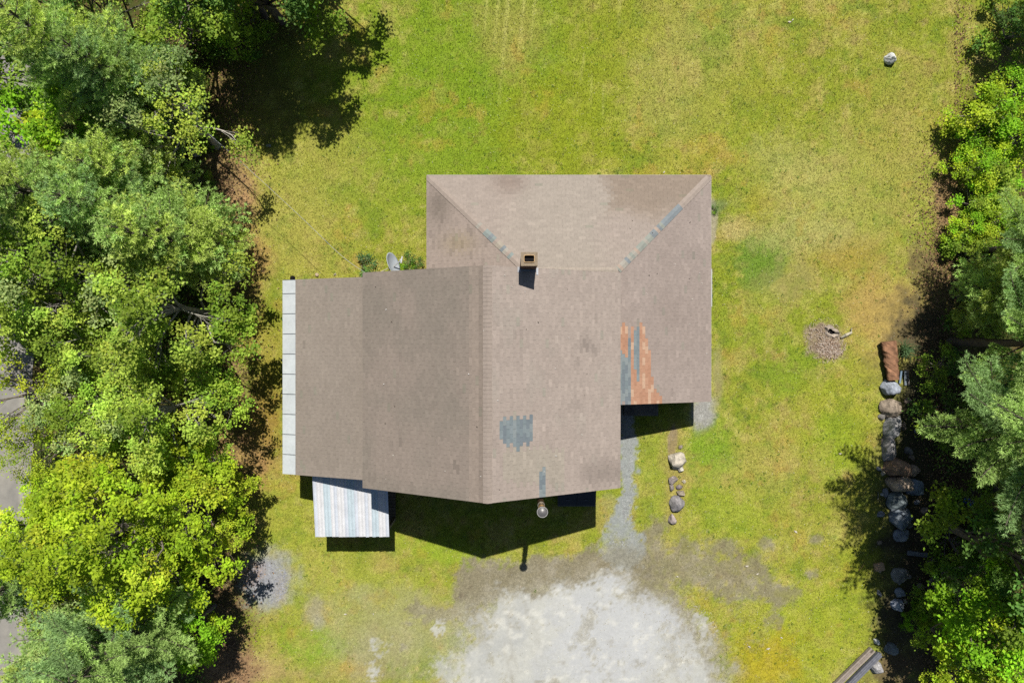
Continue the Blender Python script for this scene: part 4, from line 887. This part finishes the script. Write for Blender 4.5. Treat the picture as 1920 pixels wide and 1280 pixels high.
for (ua, va, ub, vb, lb, cl) in [(1690, 695, 1687, 718, 'short pale blue pipe, left of three beside the rotten log', (150, 176, 200)), (1697, 694, 1698, 722, 'grey board between two pipes beside the rotten log', (140, 150, 160)), (1702, 694, 1704, 722, 'dull brown pipe, right of three beside the rotten log', (124, 116, 112))]:
    mb = MB(); a, b = P(ua, va, .12), P(ub, vb, .06)
    if 'board' in lb: mb.beam(a, b, .1, .03, alb(*cl))
    else: mb.tube(a, b, .045, .045, 12, alb(*cl))
    tag(mb.build('board' if 'board' in lb else 'pipe', M_dish), lb, 'board' if 'board' in lb else 'pipe', 'scrap lengths beside the rotten log')
bk = empty('bucket', P(1811, 938, 0)); tag(bk, 'bright blue plastic bucket standing in deep shade under the eastern pines', 'bucket')
mbl = attr_mat('blue_plastic', .4, .05, 8, .5, 0, base=(.02, .14, .55, 1)); mb = MB(); mb.lathe([(0, 0), (.12, 0), (.145, .30), (.155, .31), (.155, .33), (0, .35)], n=24); mb.build('bucket_body', mbl, bk)
mb = MB()
for k in range(12):
    a0 = math.pi*k/12; a1 = math.pi*(k+1)/12; mb.tube((.155*math.cos(a0), .03, .31+.1*math.sin(a0)), (.155*math.cos(a1), .03, .31+.1*math.sin(a1)), .006, .006, 6, (.5, .5, .5), caps=False)
mb.build('handle', M_steel, bk)
ln = empty('outdoor_lamp', (-8.9, 2.42, 0)); tag(ln, 'small black lamp fixed at the north-west corner of the lean-to', 'lamp')
mb = MB(); p = P(548, 520, 2.5); mb.tube((p.x+8.9, -.25, 2.5), (p.x+8.9, .12, 2.5), .02, .02, 8, (.02, .02, .02)); mb.build('bracket', M_dark, ln)
mb = MB(); mb.lathe([(0, .06), (.05, .05), (.11, -.05), (.0, -.04)], (p.x+8.9, .13, 2.5), 16, (.02, .02, .02)); mb.build('lamp_shade', M_dark, ln)

# ------------------------------------------------------------------ plants
def leaves(cen, L, Wd, up, rg, col, cvar=.26):
    n = len(cen); nrm = rg.normal(size=(n, 3)); nrm[:, 2] = np.abs(nrm[:, 2])+up*1.3; nrm /= np.linalg.norm(nrm, axis=1)[:, None]
    t = rg.normal(size=(n, 3)); t -= nrm*(t*nrm).sum(1)[:, None]; t /= np.linalg.norm(t, axis=1)[:, None]; b = np.cross(nrm, t)
    l = L*rg.uniform(.6, 1.35, (n, 1)); w_ = Wd*rg.uniform(.7, 1.25, (n, 1))
    V = np.stack([cen-t*l/2, cen+b*w_/2+nrm*l*.06, cen+t*l/2, cen-b*w_/2+nrm*l*.06], 1).reshape(-1, 3)
    c = col*rg.uniform(1-cvar, 1+cvar, (n, 1)); return V, np.repeat(c, 4, 0)
def tubes(segs, n=5, col=(.1, .09, .08)):
    S = np.array([list(a)+list(b)+[r0, r1] for a, b, r0, r1 in segs], float); A = S[:, :3]; B = S[:, 3:6]; d_ = B-A; d_ /= np.linalg.norm(d_, axis=1)[:, None]+1e-9
    h = np.where(np.abs(d_[:, 2:3]) < .9, np.array([[0, 0, 1.]]), np.array([[1., 0, 0]])); u_ = np.cross(d_, h); u_ /= np.linalg.norm(u_, axis=1)[:, None]; v_ = np.cross(d_, u_)
    an = 2*np.pi*np.arange(n)/n; ca = np.cos(an)[None, :, None]; sa = np.sin(an)[None, :, None]
    ra = A[:, None]+(u_[:, None]*ca+v_[:, None]*sa)*S[:, 6][:, None, None]; rb = B[:, None]+(u_[:, None]*ca+v_[:, None]*sa)*S[:, 7][:, None, None]
    V = np.concatenate([ra, rb], 1).reshape(-1, 3); k = np.arange(n); f = np.stack([k, (k+1) % n, n+(k+1) % n, n+k], -1)
    F = (f[None]+(np.arange(len(S))*2*n)[:, None, None]).reshape(-1, 4); return V, F, np.tile(np.array(col, float), (len(V), 1))
def curve_pts(a, b, rg, bow=.1, k=4, sag=0):
    a = np.array(a, float); b = np.array(b, float); o = rg.normal(size=3)*np.linalg.norm(b-a)*bow
    return [a+(b-a)*t+o*math.sin(math.pi*t)*(.6+.4*rg.random())+np.array([0, 0, sag*math.sin(math.pi*t)]) for t in np.linspace(0, 1, k+1)]
def broad(seed, Rr, H, Hb, leaf=(.12, .085), dens=1.0, cols=((.13, .22, .03),), bark=(.16, .14, .12), lob=1.0, open_=0.0, nleaf=60, sig=.17, up=.8):
    """broadleaf tree: trunk, limbs to lobes, twigs to leaf clusters"""
    rg = np.random.default_rng(seed); segs = []; nl = max(4, int(Rr*Rr*2.3*dens))
    tr = curve_pts((0, 0, -.2), (rg.normal()*.25, rg.normal()*.25, H*.62), rg, .03, 5); r0 = .03*H*.62+.04
    for i in range(5): segs.append((tr[i], tr[i+1], r0*(1-.16*i), r0*(1-.16*(i+1))))
    cen = []; colr = []
    k = 0; lobes = []
    tries = 0
    while k < nl and tries < 4000:
        tries += 1
        a = rg.uniform(0, 2*np.pi); r = Rr*math.sqrt(rg.random())*.93; lr_ = lob*.86*rg.uniform(.5, 1.05)*min(1.15, .34*Rr+.1)
        zt = Hb+(H-Hb)*(1-(r/Rr)**2.2)*rg.uniform(.5, 1.04); p = np.array([r*math.cos(a), r*math.sin(a), zt-lr_*.5])
        if any(np.linalg.norm(p-q)-.62*(lr_+s) < 0 for q, s in lobes) and tries < 2500: continue
        lobes.append((p, lr_)); k += 1
    for p, lr_ in lobes:
        i = rg.integers(1, 5); st_ = tr[i]*(.5)+tr[i+1]*.5 if i < 5 else tr[5]
        if st_[2] > p[2]-.1: st_ = tr[2]
        c_ = curve_pts(st_, p, rg, .09, 4, .12); w0 = .018+.022*lr_+.006*np.linalg.norm(p-st_)
        for j in range(4): segs.append((c_[j], c_[j+1], w0*(1-.2*j), w0*(1-.2*(j+1))))
        nc = int((11+rg.integers(0, 6))*(lr_/.8)**1.6*(1-open_))+3; base = np.array(cols[rg.integers(len(cols))])*rg.uniform(.72, 1.18)
        for q in range(nc):
            d_ = rg.normal(size=3); d_[2] = abs(d_[2])*1.1-.35; d_ /= np.linalg.norm(d_); cp_ = p+d_*lr_*rg.uniform(.55, 1.08)*np.array([1, 1, .75])
            st2 = c_[2]+(c_[4]-c_[2])*rg.random()+rg.normal(size=3)*.03; mid = (st2+cp_)/2+rg.normal(size=3)*.09; segs.append((st2, mid, .008, .006)); segs.append((mid, cp_, .006, .003))
            m = int(nleaf*rg.uniform(.35, 1.35)); pts = cp_+rg.normal(size=(m, 3))*np.array([sig, sig, sig*.6])*(.6+.6*rg.random()); cen.append(pts); colr.append(np.tile(base*rg.uniform(.75, 1.22)*np.array([rg.uniform(.88, 1.14), 1, 1]), (m, 1)))
    cen = np.concatenate(cen); colr = np.concatenate(colr)
    V, C = leaves(cen, leaf[0], leaf[1], up, rg, colr); crown = npmesh('crown', V, np.arange(len(V)).reshape(-1, 4), C, M_leaf)
    V, F, C = tubes(segs, 6, bark); trunk = npmesh('trunk', V, F, C, M_bark, True)
    return trunk, crown
def pine(seed, Rr, H, Hb, cols=((.10, .17, .055),), bark=(.075, .065, .05), nlen=.145, dens=1.0):
    rg = np.random.default_rng(seed); segs = []; T = []; D = []; CC = []
    tr = curve_pts((0, 0, -.2), (rg.normal()*.2, rg.normal()*.2, H), rg, .015, 8); r0 = .018*H+.03
    for i in range(8): segs.append((tr[i], tr[i+1], r0*(1-.11*i), r0*(1-.11*(i+1))))
    z = Hb; wh = 0
    while z < H-.15:
        t = (z-Hb)/(H-Hb); Lm = Rr*(1-t)**.62*(.75+.25*min(1, t*5+.3)); nb = rg.integers(5, 8); a0 = rg.uniform(0, 6.28)
        ti = z/H*8; i = int(min(7, ti)); st_ = tr[i]+(tr[i+1]-tr[i])*(ti-i)
        for b_ in range(nb):
            a = a0+b_*2*np.pi/nb+rg.normal()*.16; L = Lm*rg.uniform(.72, 1.12)
            if L < .15: continue
            el = .12+.5*t+rg.normal()*.07; d_ = np.array([math.cos(a)*math.cos(el), math.sin(a)*math.cos(el), math.sin(el)]); sd_ = np.array([-math.sin(a), math.cos(a), 0])
            m = max(3, int(L/.22)); pts = [st_+d_*L*s+np.array([0, 0, .10*L*s*s-.05*L*math.sin(math.pi*s)]) for s in np.linspace(0, 1, m+1)]
            w0 = .008+.011*L
            for j in range(m): segs.append((pts[j], pts[j+1], w0*(1-j/m*.8), w0*(1-(j+1)/m*.8)))
            base = np.array(cols[rg.integers(len(cols))])*rg.uniform(.85, 1.15)
            for j in range(1, m+1):
                s = j/m
                if s < .22: continue
                for sg in (-1, 1):
                    l2 = min(L*.42, .9)*(1.12-s)*rg.uniform(.7, 1.15)+.14; ang = rg.uniform(.65, .95)
                    d2 = d_*math.cos(ang)+sd_*sg*math.sin(ang)+np.array([0, 0, rg.uniform(.0, .25)]); d2 /= np.linalg.norm(d2); e2 = pts[j]+d2*l2
                    segs.append((pts[j], e2, .006, .003)); nt_ = max(2, int(l2/.085*dens))
                    for q in range(nt_):
                        T.append(pts[j]+d2*l2*(q+1)/nt_+rg.normal(size=3)*.015); D.append(d2); CC.append(base*rg.uniform(.88, 1.14))
                        if l2 > .35 and rg.random() < .75:
                            d3 = d2+sd_*rg.choice((-1, 1))*.8+d_*.5; d3 /= np.linalg.norm(d3); T.append(T[-1]+d3*.13); D.append(d3); CC.append(CC[-1])
            T.append(pts[-1]); D.append(d_); CC.append(base)
        z += rg.uniform(.42, .62)*max(.7, H/9); wh += 1
    T.append(tr[-1]); D.append(np.array([0, 0, 1.])); CC.append(np.array(cols[0]))
    T = np.array(T); D = np.array(D); CC = np.array(CC); K = 15; n = len(T)
    dirs = rg.normal(size=(n, K, 3)); dirs /= np.linalg.norm(dirs, axis=2)[:, :, None]; dirs = dirs*.75+D[:, None]*.75+np.array([0, 0, .22]); dirs /= np.linalg.norm(dirs, axis=2)[:, :, None]
    L = nlen*rg.uniform(.7, 1.2, (n, K, 1)); s_ = np.cross(dirs, rg.normal(size=(n, K, 3))); s_ /= np.linalg.norm(s_, axis=2)[:, :, None]+1e-9; w_ = .0135
    b = T[:, None]-D[:, None]*.03; V = np.stack([b-s_*w_, b+s_*w_, b+dirs*L], 2).reshape(-1, 3); C = np.repeat(CC[:, None]*rg.uniform(.85, 1.15, (n, K, 1)), 3, 1).reshape(-1, 3)
    crown = npmesh('crown', V, np.arange(len(V)).reshape(-1, 3), C, M_needle); V, F, C = tubes(segs, 5, bark); trunk = npmesh('trunk', V, F, C, M_bark, True)
    return trunk, crown
# leaf albedos
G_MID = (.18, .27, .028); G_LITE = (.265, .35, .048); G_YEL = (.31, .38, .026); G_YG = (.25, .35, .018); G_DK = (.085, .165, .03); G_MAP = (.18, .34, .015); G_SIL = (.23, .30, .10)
N_A = (.31, .44, .13); N_B = (.38, .47, .11); N_C = (.24, .37, .14)
PR = {
 'birch': [broad(1, 3.2, 9.0, 3.6, (.115, .095), 1.0, (G_LITE, G_MID, G_SIL), (.24, .22, .19), .95, .1, 52, .17, .9), broad(2, 2.9, 8.0, 3.2, (.115, .095), 1.05, (G_MID, G_LITE), (.20, .19, .16), .95, .1, 52, .17, .9)],
 'aspen': [broad(3, 2.5, 6.6, 2.4, (.095, .08), 1.1, (G_LITE, G_SIL), (.27, .25, .22), .9, .15, 50, .16, .7)],
 'maple': [broad(4, 3.5, 9.0, 3.2, (.14, .085), 1.1, (G_YEL, G_YG, G_YG), (.14, .12, .1), 1.0, .0, 62, .16, .8), broad(5, 2.2, 6.5, 2.6, (.14, .11), 1.15, (G_MAP, G_MAP, G_YG), (.14, .12, .1), 1.0, 0, 60, .17, .8)],
 'open': [broad(6, 3.0, 8.2, 4.0, (.10, .08), .9, (G_YEL, G_YG), (.13, .11, .09), .85, .45, 36, .2, .7)],
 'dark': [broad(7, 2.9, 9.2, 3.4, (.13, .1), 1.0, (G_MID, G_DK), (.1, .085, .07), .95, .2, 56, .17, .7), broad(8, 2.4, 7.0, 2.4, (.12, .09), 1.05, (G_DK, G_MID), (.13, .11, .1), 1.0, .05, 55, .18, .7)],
 'pine': [pine(11, 2.9, 9.5, 2.2, (N_A, N_B)), pine(12, 2.5, 8.0, 1.8, (N_A, N_C)), pine(13, 2.2, 6.6, 1.4, (N_B, N_A)), pine(14, 3.5, 10.5, 4.4, (N_C, N_A)), pine(15, 3.3, 10.0, 4.6, (N_A, N_B, N_C)), pine(16, 4.2, 13.0, 5.2, (N_C, N_A))],
 'shrub': [broad(21, 1.35, 1.9, .35, (.09, .06), 4.5, (G_YG, G_YEL, G_MAP), (.14, .12, .1), .8, .0, 70, .13, .7), broad(22, 1.0, 1.3, .2, (.085, .06), 6.0, (G_MAP, G_MID), (.14, .12, .1), .8, .0, 70, .12, .7),
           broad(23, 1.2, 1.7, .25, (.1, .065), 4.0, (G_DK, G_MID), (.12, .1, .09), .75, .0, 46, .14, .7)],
}
def plant(name, kind, vi, u, v, hc, label, cat, scale=1.0, rz=None, group=None, zs=1.0):
    """u, v: where the crown's middle shows in the photo; hc: height of that middle above the ground"""
    p = P(u, v, hc*scale); o = empty(name, (p.x, p.y, 0), random.uniform(0, 6.28) if rz is None else rz); o.scale = (scale, scale, scale*zs)
    tag(o, label, cat, group); t, c = PR[kind][vi % len(PR[kind])]
    link('trunk', t, o); link('crown', c, o); return o
GL = 'trees of the wood on the left'; GRR = 'trees of the wood on the right'; GT = 'trees beyond the top of the lawn'
TREES = [
 # left wood, from the top
 ('pine_tree', 'pine', 0, 110, 95, 6, 'tall blue green pine at the top left corner', 1.0, GL),
 ('pine_tree', 'pine', 1, 205, 140, 5, 'soft needled pine just left of the light leaved aspen', 1.0, GL),
 ('maple_tree', 'maple', 1, 62, 235, 5, 'bright green maple at the left edge between the upper pines', 1.0, GL),
 ('aspen_tree', 'aspen', 0, 290, 200, 5, 'light leaved aspen beside the overhead cable, crown full of white twigs', 1.05, GL),
 ('pine_tree', 'pine', 2, 180, 285, 5, 'yellowish green pine below the light leaved aspen', 1.05, GL),
 ('pine_tree', 'pine', 0, 55, 370, 6, 'large blue green pine at the left edge below the bright maple', 1.0, GL),
 ('pine_tree', 'pine', 1, 205, 385, 5, 'pale green pine in the middle of the upper left wood', 1.0, GL),
 ('pine_tree', 'pine', 2, 338, 430, 3.6, 'pine with flat layered boughs reaching over the lawn edge below the white rocks', 1.15, GL),
 ('birch_tree', 'birch', 0, 105, 500, 6, 'wide birch with glinting leaves at the left edge, north of the road opening', .95, GL),
 ('birch_tree', 'birch', 1, 290, 590, 5.4, 'birch with crossing grey branches opposite the house\'s upper left corner', 1.0, GL),
 ('birch_tree', 'birch', 1, 165, 640, 5.4, 'mid green birch between the wide birch and the road opening', .8, GL),
 ('ash_tree', 'open', 0, 25, 740, 5.5, 'thin open yellow green tree spreading over the road', .8, GL),
 ('birch_tree', 'birch', 0, 170, 760, 5.6, 'dense birch beside the thin yellow green tree', .75, GL),
 ('birch_tree', 'birch', 1, 302, 780, 5, 'birch leaning to the lawn opposite the middle of the lean-to', .9, GL),
 ('maple_tree', 'maple', 0, 235, 1000, 5.5, 'huge bright yellow green maple, broadest crown of the lower left wood', 1.0, GL),
 ('maple_tree', 'maple', 0, 110, 1010, 5, 'yellow green maple half hidden against the road, left of the huge maple', .72, GL),
 ('maple_tree', 'maple', 0, 352, 955, 4.6, 'smaller yellow green maple on the lawn side of the huge maple', .66, GL),
 ('pine_tree', 'pine', 1, 15, 1090, 5, 'dark thin pine by the road at the left edge', .85, GL),
 ('pine_tree', 'pine', 3, 235, 1225, 5.6, 'broad soft pine at the bottom of the lower left wood', .95, GL),
 ('aspen_tree', 'aspen', 0, 120, 1185, 5, 'silvery leaved aspen left of the broad bottom pine', .85, GL),
 ('pine_tree', 'pine', 2, 55, 1265, 5, 'small pine in the bottom left corner beside the road', .9, GL),
 ('maple_tree', 'maple', 1, 352, 1180, 3.6, 'low dark green maple at the lower lawn edge right of the broad bottom pine', .7, GL),
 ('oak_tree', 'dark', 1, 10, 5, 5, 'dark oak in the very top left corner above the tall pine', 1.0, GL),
 ('birch_tree', 'birch', 1, -20, 560, 5.4, 'birch cut by the left edge where the road disappears under the wood', .9, GL),
 ('birch_tree', 'birch', 0, -10, 460, 5.6, 'birch cut by the left edge below the large blue green pine', .85, GL),
 ('ash_tree', 'open', 0, 95, 830, 5, 'sparse yellow green ash right of the road, north of the maples', .62, GL),
 # top
 ('oak_tree', 'dark', 1, 300, -20, 5, 'dark oak cut by the top edge above the aspen', 1.0, GT),
 ('oak_tree', 'dark', 1, 160, -20, 5, 'dark oak behind the top left pine', .95, GT),
 ('oak_tree', 'dark', 0, 420, -110, 6, 'tall oak mostly above the top edge whose shadow reaches furthest down the lawn', 1.0, GT),
 ('oak_tree', 'dark', 0, 497, -125, 6, 'oak whose lowest bright leaves show at the top edge left of the open lawn', 1.0, GT),
 ('oak_tree', 'dark', 0, 522, -240, 6, 'oak above the top edge casting the rightmost of the upper shadows', 1.0, GT),
 ('oak_tree', 'dark', 1, 425, -60, 4.5, 'short oak under the taller oaks at the top edge of the shadowed lawn', .9, GT),
 ('oak_tree', 'dark', 0, 452, -205, 6, 'hidden oak between the tall oaks above the top edge', 1.0, GT),
 ('oak_tree', 'dark', 1, -25, 95, 5.2, 'dark oak cut by the left edge beside the tall blue green pine', .95, GL),
 ('oak_tree', 'dark', 1, 2110, -90, 5, 'oak above the top right corner casting the corner shadow', .95, GT),
 # right wood
 ('pine_tree', 'pine', 4, 1990, 440, 6, 'greyish pine top at the right edge below the bright shrubs', .85, GRR),
 ('pine_tree', 'pine', 2, 1925, 545, 4.0, 'dense pine at the right edge above the bare twigged bough', 1.0, GRR),
 ('pine_tree', 'pine', 5, 2000, 640, 7.5, 'tall pine at the right edge with a bare twigged bough towards the lawn', .84, GRR),
 ('pine_tree', 'pine', 5, 1985, 835, 7.5, 'largest pine of the right wood with long boughs over the boulders', 1.0, GRR),
 ('pine_tree', 'pine', 4, 2010, 960, 5.5, 'bright tipped pine at the right edge below the largest pine', .9, GRR),
 ('pine_tree', 'pine', 3, 2070, 755, 6.5, 'tall pine mostly beyond the right edge behind the largest pine', 1.05, GRR),
 ('oak_tree', 'dark', 0, 1990, 1075, 6, 'tall dark oak beyond the right edge shading the lower boulders', 1.1, GRR),
 ('oak_tree', 'dark', 1, 1872, 1110, 5, 'dull oak above the vivid green ash', .8, GRR),
 ('pine_tree', 'pine', 2, 1898, 1045, 3.2, 'narrow young pine above the yellow green trees at the lower right', .55, GRR),
 ('ash_tree', 'maple', 1, 1890, 1170, 4.6, 'vivid green ash at the lower right edge', 1.0, GRR),
 ('ash_tree', 'maple', 0, 1868, 1275, 4.6, 'bright yellow green ash cut by the bottom right corner', .66, GRR),
 ('oak_tree', 'dark', 1, 1800, 1215, 3.4, 'dull green oak between the old beams and the bright ash', .68, GRR),
]
for (nm, kd, vi, u, v, hc, lb, sc, gp) in TREES: plant(nm, kd, vi, u, v, hc, lb, 'tree', sc, 2.4 if 'light leaved aspen beside' in lb else None, gp)
GS = 'bright shrubs on the upper right edge'
for (vi, u, v, sc, lb, gp) in [
 (0, 1856, 215, 1.2, 'largest bright yellow green shrub, upper right, nearest the lone rock', GS), (0, 1900, 180, 1.1, 'yellow green shrub touching the right edge beside the largest shrub', GS), (0, 1905, 262, 1.1, 'lime green shrub at the right edge between the two rounder shrubs', GS), (1, 1816, 262, .7, 'small shrub on the lawn side just below the largest shrub', GS), (1, 1905, 370, 1.2, 'fresh green shrub at the right edge above the greyish pine top', GS), (0, 1862, 420, .9, 'mixed green shrub beside the greyish pine top', GS),
 (0, 1830, 318, .9, 'small lime shrub with yellow tips in the middle of the upper right edge', GS), (1, 1875, 300, 1.2, 'round fresh green shrub at the right edge below the largest shrub', GS),
 (1, 1832, 368, 1.0, 'low glossy green shrub just above the bare red soil spot', GS), (0, 1822, 432, .75, 'scraggy yellow tipped shrub below the bare red soil spot', GS), (1, 1806, 470, .65, 'smallest pale shrub, lowest of the upper right shrubs', GS),
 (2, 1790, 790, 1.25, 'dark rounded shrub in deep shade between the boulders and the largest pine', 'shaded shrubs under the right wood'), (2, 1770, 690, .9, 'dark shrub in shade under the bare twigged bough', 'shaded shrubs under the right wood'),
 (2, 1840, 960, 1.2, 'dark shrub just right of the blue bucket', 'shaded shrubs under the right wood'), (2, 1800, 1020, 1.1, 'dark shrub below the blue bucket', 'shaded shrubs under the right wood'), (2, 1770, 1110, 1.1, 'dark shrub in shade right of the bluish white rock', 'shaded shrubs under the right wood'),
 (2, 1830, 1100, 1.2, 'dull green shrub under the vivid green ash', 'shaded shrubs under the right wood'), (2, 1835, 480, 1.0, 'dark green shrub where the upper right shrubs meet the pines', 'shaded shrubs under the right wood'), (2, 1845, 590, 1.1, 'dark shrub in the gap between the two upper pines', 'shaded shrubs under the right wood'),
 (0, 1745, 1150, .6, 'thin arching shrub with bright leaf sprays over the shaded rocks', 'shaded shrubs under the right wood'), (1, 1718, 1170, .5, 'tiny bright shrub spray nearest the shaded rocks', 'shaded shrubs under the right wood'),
 (2, 1902, 60, 1.1, 'dark shrub added to darken the corner shadow at the top right', 'shaded shrubs under the right wood'), (2, 430, 70, 1.0, 'dark shrub right of the shrub under the top oak', 'shaded shrubs under the left wood'), (2, 1905, 20, 1.0, 'dark shrub added to darken the very top right corner', 'shaded shrubs under the right wood'),  # the top right pair is added to darken the corner's shadow
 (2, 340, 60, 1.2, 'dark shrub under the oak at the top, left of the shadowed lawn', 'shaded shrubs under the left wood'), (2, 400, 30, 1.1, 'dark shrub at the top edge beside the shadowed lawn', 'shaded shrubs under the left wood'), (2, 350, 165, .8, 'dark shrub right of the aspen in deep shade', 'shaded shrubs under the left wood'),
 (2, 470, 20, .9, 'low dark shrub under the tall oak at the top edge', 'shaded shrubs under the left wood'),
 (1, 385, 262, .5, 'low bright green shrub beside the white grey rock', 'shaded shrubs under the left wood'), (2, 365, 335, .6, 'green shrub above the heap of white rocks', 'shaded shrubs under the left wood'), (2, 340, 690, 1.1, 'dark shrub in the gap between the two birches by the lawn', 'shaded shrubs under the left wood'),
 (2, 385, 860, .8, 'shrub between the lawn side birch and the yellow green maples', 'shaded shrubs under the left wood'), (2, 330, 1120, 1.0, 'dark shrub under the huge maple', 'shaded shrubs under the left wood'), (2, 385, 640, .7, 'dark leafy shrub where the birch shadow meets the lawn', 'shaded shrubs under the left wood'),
 ]: plant('shrub', 'shrub', vi, u, v, 1.0, lb, 'shrub', sc, None, gp)
# the two plant clumps by the dish, small weeds
PR['clump'] = [broad(31, .55, .6, .12, (.07, .05), 10, ((.10, .21, .07), (.12, .24, .05)), (.12, .12, .06), .5, 0, 34, .10, .6), broad(32, .5, .55, .1, (.065, .04), 10, (G_MAP, G_DK), (.12, .12, .06), .5, 0, 34, .09, .6)]
for vi, u, v, sc, lb in [(0, 680, 496, 1.0, 'leafy blue green plant clump left of the satellite dish'), (1, 690, 508, .8, 'low bright clump against the lean-to corner left of the satellite dish'), (1, 768, 492, 1.0, 'dark green clump right of the satellite dish'), (1, 786, 497, .7, 'small clump tucked against the wing, right of the satellite dish'), (1, 1343, 392, .45, 'small weed clump at the wing\'s east gutter'), (1, 1857, 85, .5, 'pale weed clump near the top right corner shadow')]:
    plant('plant_clump', 'clump', vi, u, v, .3, lb, 'plant', sc, None, 'garden plant clumps')
# sword-leaved plant by the log
def sword(name, u, v, n, L, col, label, seed):
    rg = np.random.default_rng(seed); V = []; F = []; C = []
    for i in range(n):
        a = rg.uniform(0, 6.28); l = L*rg.uniform(.6, 1.1); b0 = np.array([rg.normal()*.09, rg.normal()*.12, 0]); s_ = np.array([-math.sin(a), math.cos(a), 0])*.013; c = np.array(col)*rg.uniform(.7, 1.2); tl = rg.uniform(.35, 1.0)
        pts = [b0+np.array([math.cos(a)*math.sin(tl*t)*l*t, math.sin(a)*math.sin(tl*t)*l*t, math.cos(tl*t)*l*t]) for t in (0, .35, .7, 1)]
        k = len(V)
        for p, q in zip(pts, (1, 1, .8, .05)): V += [p-s_*q, p+s_*q]
        F += [(k, k+1, k+3, k+2), (k+2, k+3, k+5, k+4), (k+4, k+5, k+7, k+6)]; C += [c]*8
    p = P(u, v, 0); o = link(name, npmesh(name, np.array(V), np.array(F), np.array(C), M_leaf), None, (p.x, p.y, 0)); tag(o, label, 'plant')
sword('iris_clump', 1695, 656, 90, .62, (.07, .12, .05), 'dark sword leaved iris clump growing beside the rotten log', 4)
sword('lily_clump', 1853, 80, 30, .4, (.2, .24, .04), 'yellow green lily clump at the edge of the top right corner shadow', 9)

def lawn_weeds():
    rg = np.random.default_rng(91); n = 5200; x = rg.uniform(-12, 18, n); y = rg.uniform(-15, 15, n); q = fbm(x*.5, y*.5, 131, 4)+.5*fbm(x*2, y*2, 141, 3)
    _, veg, *_ = ground_fields(x, y); k = (rg.random(n) < veg**2*np.clip(.25+1.1*q, .04, 1)) & ~in_house(x, y, .1); x = x[k]; y = y[k]; n = len(x); m = 9
    cx = np.repeat(x, m)+rg.normal(size=n*m)*.035; cy = np.repeat(y, m)+rg.normal(size=n*m)*.035; cen = np.stack([cx, cy, ground_z(cx, cy)+rg.uniform(.03, .07, n*m)], -1)
    pal = np.array([alb(110, 150, 50), alb(128, 158, 44), alb(170, 178, 70), alb(96, 132, 48), alb(196, 190, 110)])*1.5; col = np.repeat(pal[rg.integers(0, 5, n)], m, 0)
    V, C = leaves(cen, .045, .025, 1.6, rg, col); tag(link('lawn_weeds', npmesh('lawn_weeds', V, np.arange(len(V)).reshape(-1, 4), C, M_leaf)), 'small clover and weed rosettes dotted through the lawn', 'weeds', kind='stuff')
lawn_weeds()
# undergrowth: low leaves on the forest floor
def undergrowth():
    rg = np.random.default_rng(44); n = 60000; x = np.concatenate([rg.uniform(-20.6, -11.6, n//2), rg.uniform(16.5, 24, n//3), rg.uniform(-18, -6, n-n//2-n//3)]); y = np.concatenate([rg.uniform(-17, 17, n//2), rg.uniform(-17, 13, n//3), rg.uniform(11.5, 19, n-n//2-n//3)])
    k = (fbm(x*.8, y*.8, 71, 3) + rg.normal(size=n)*.12) > -.08; x = x[k]; y = y[k]; n = len(x); _, _, _, _, wd = ground_fields(x, y); k = rg.random(n) < wd; x = x[k]; y = y[k]; n = len(x)
    cen = np.stack([x, y, rg.uniform(.04, .45, n)**1.2], -1); col = np.array([G_MID, G_DK, G_LITE])[rg.integers(0, 3, n)]
    V, C = leaves(cen, .11, .07, 1.0, rg, col); tag(link('undergrowth', npmesh('undergrowth', V, np.arange(len(V)).reshape(-1, 4), C, M_leaf)), 'low green undergrowth covering the floor of both woods', 'undergrowth', kind='stuff')
undergrowth()
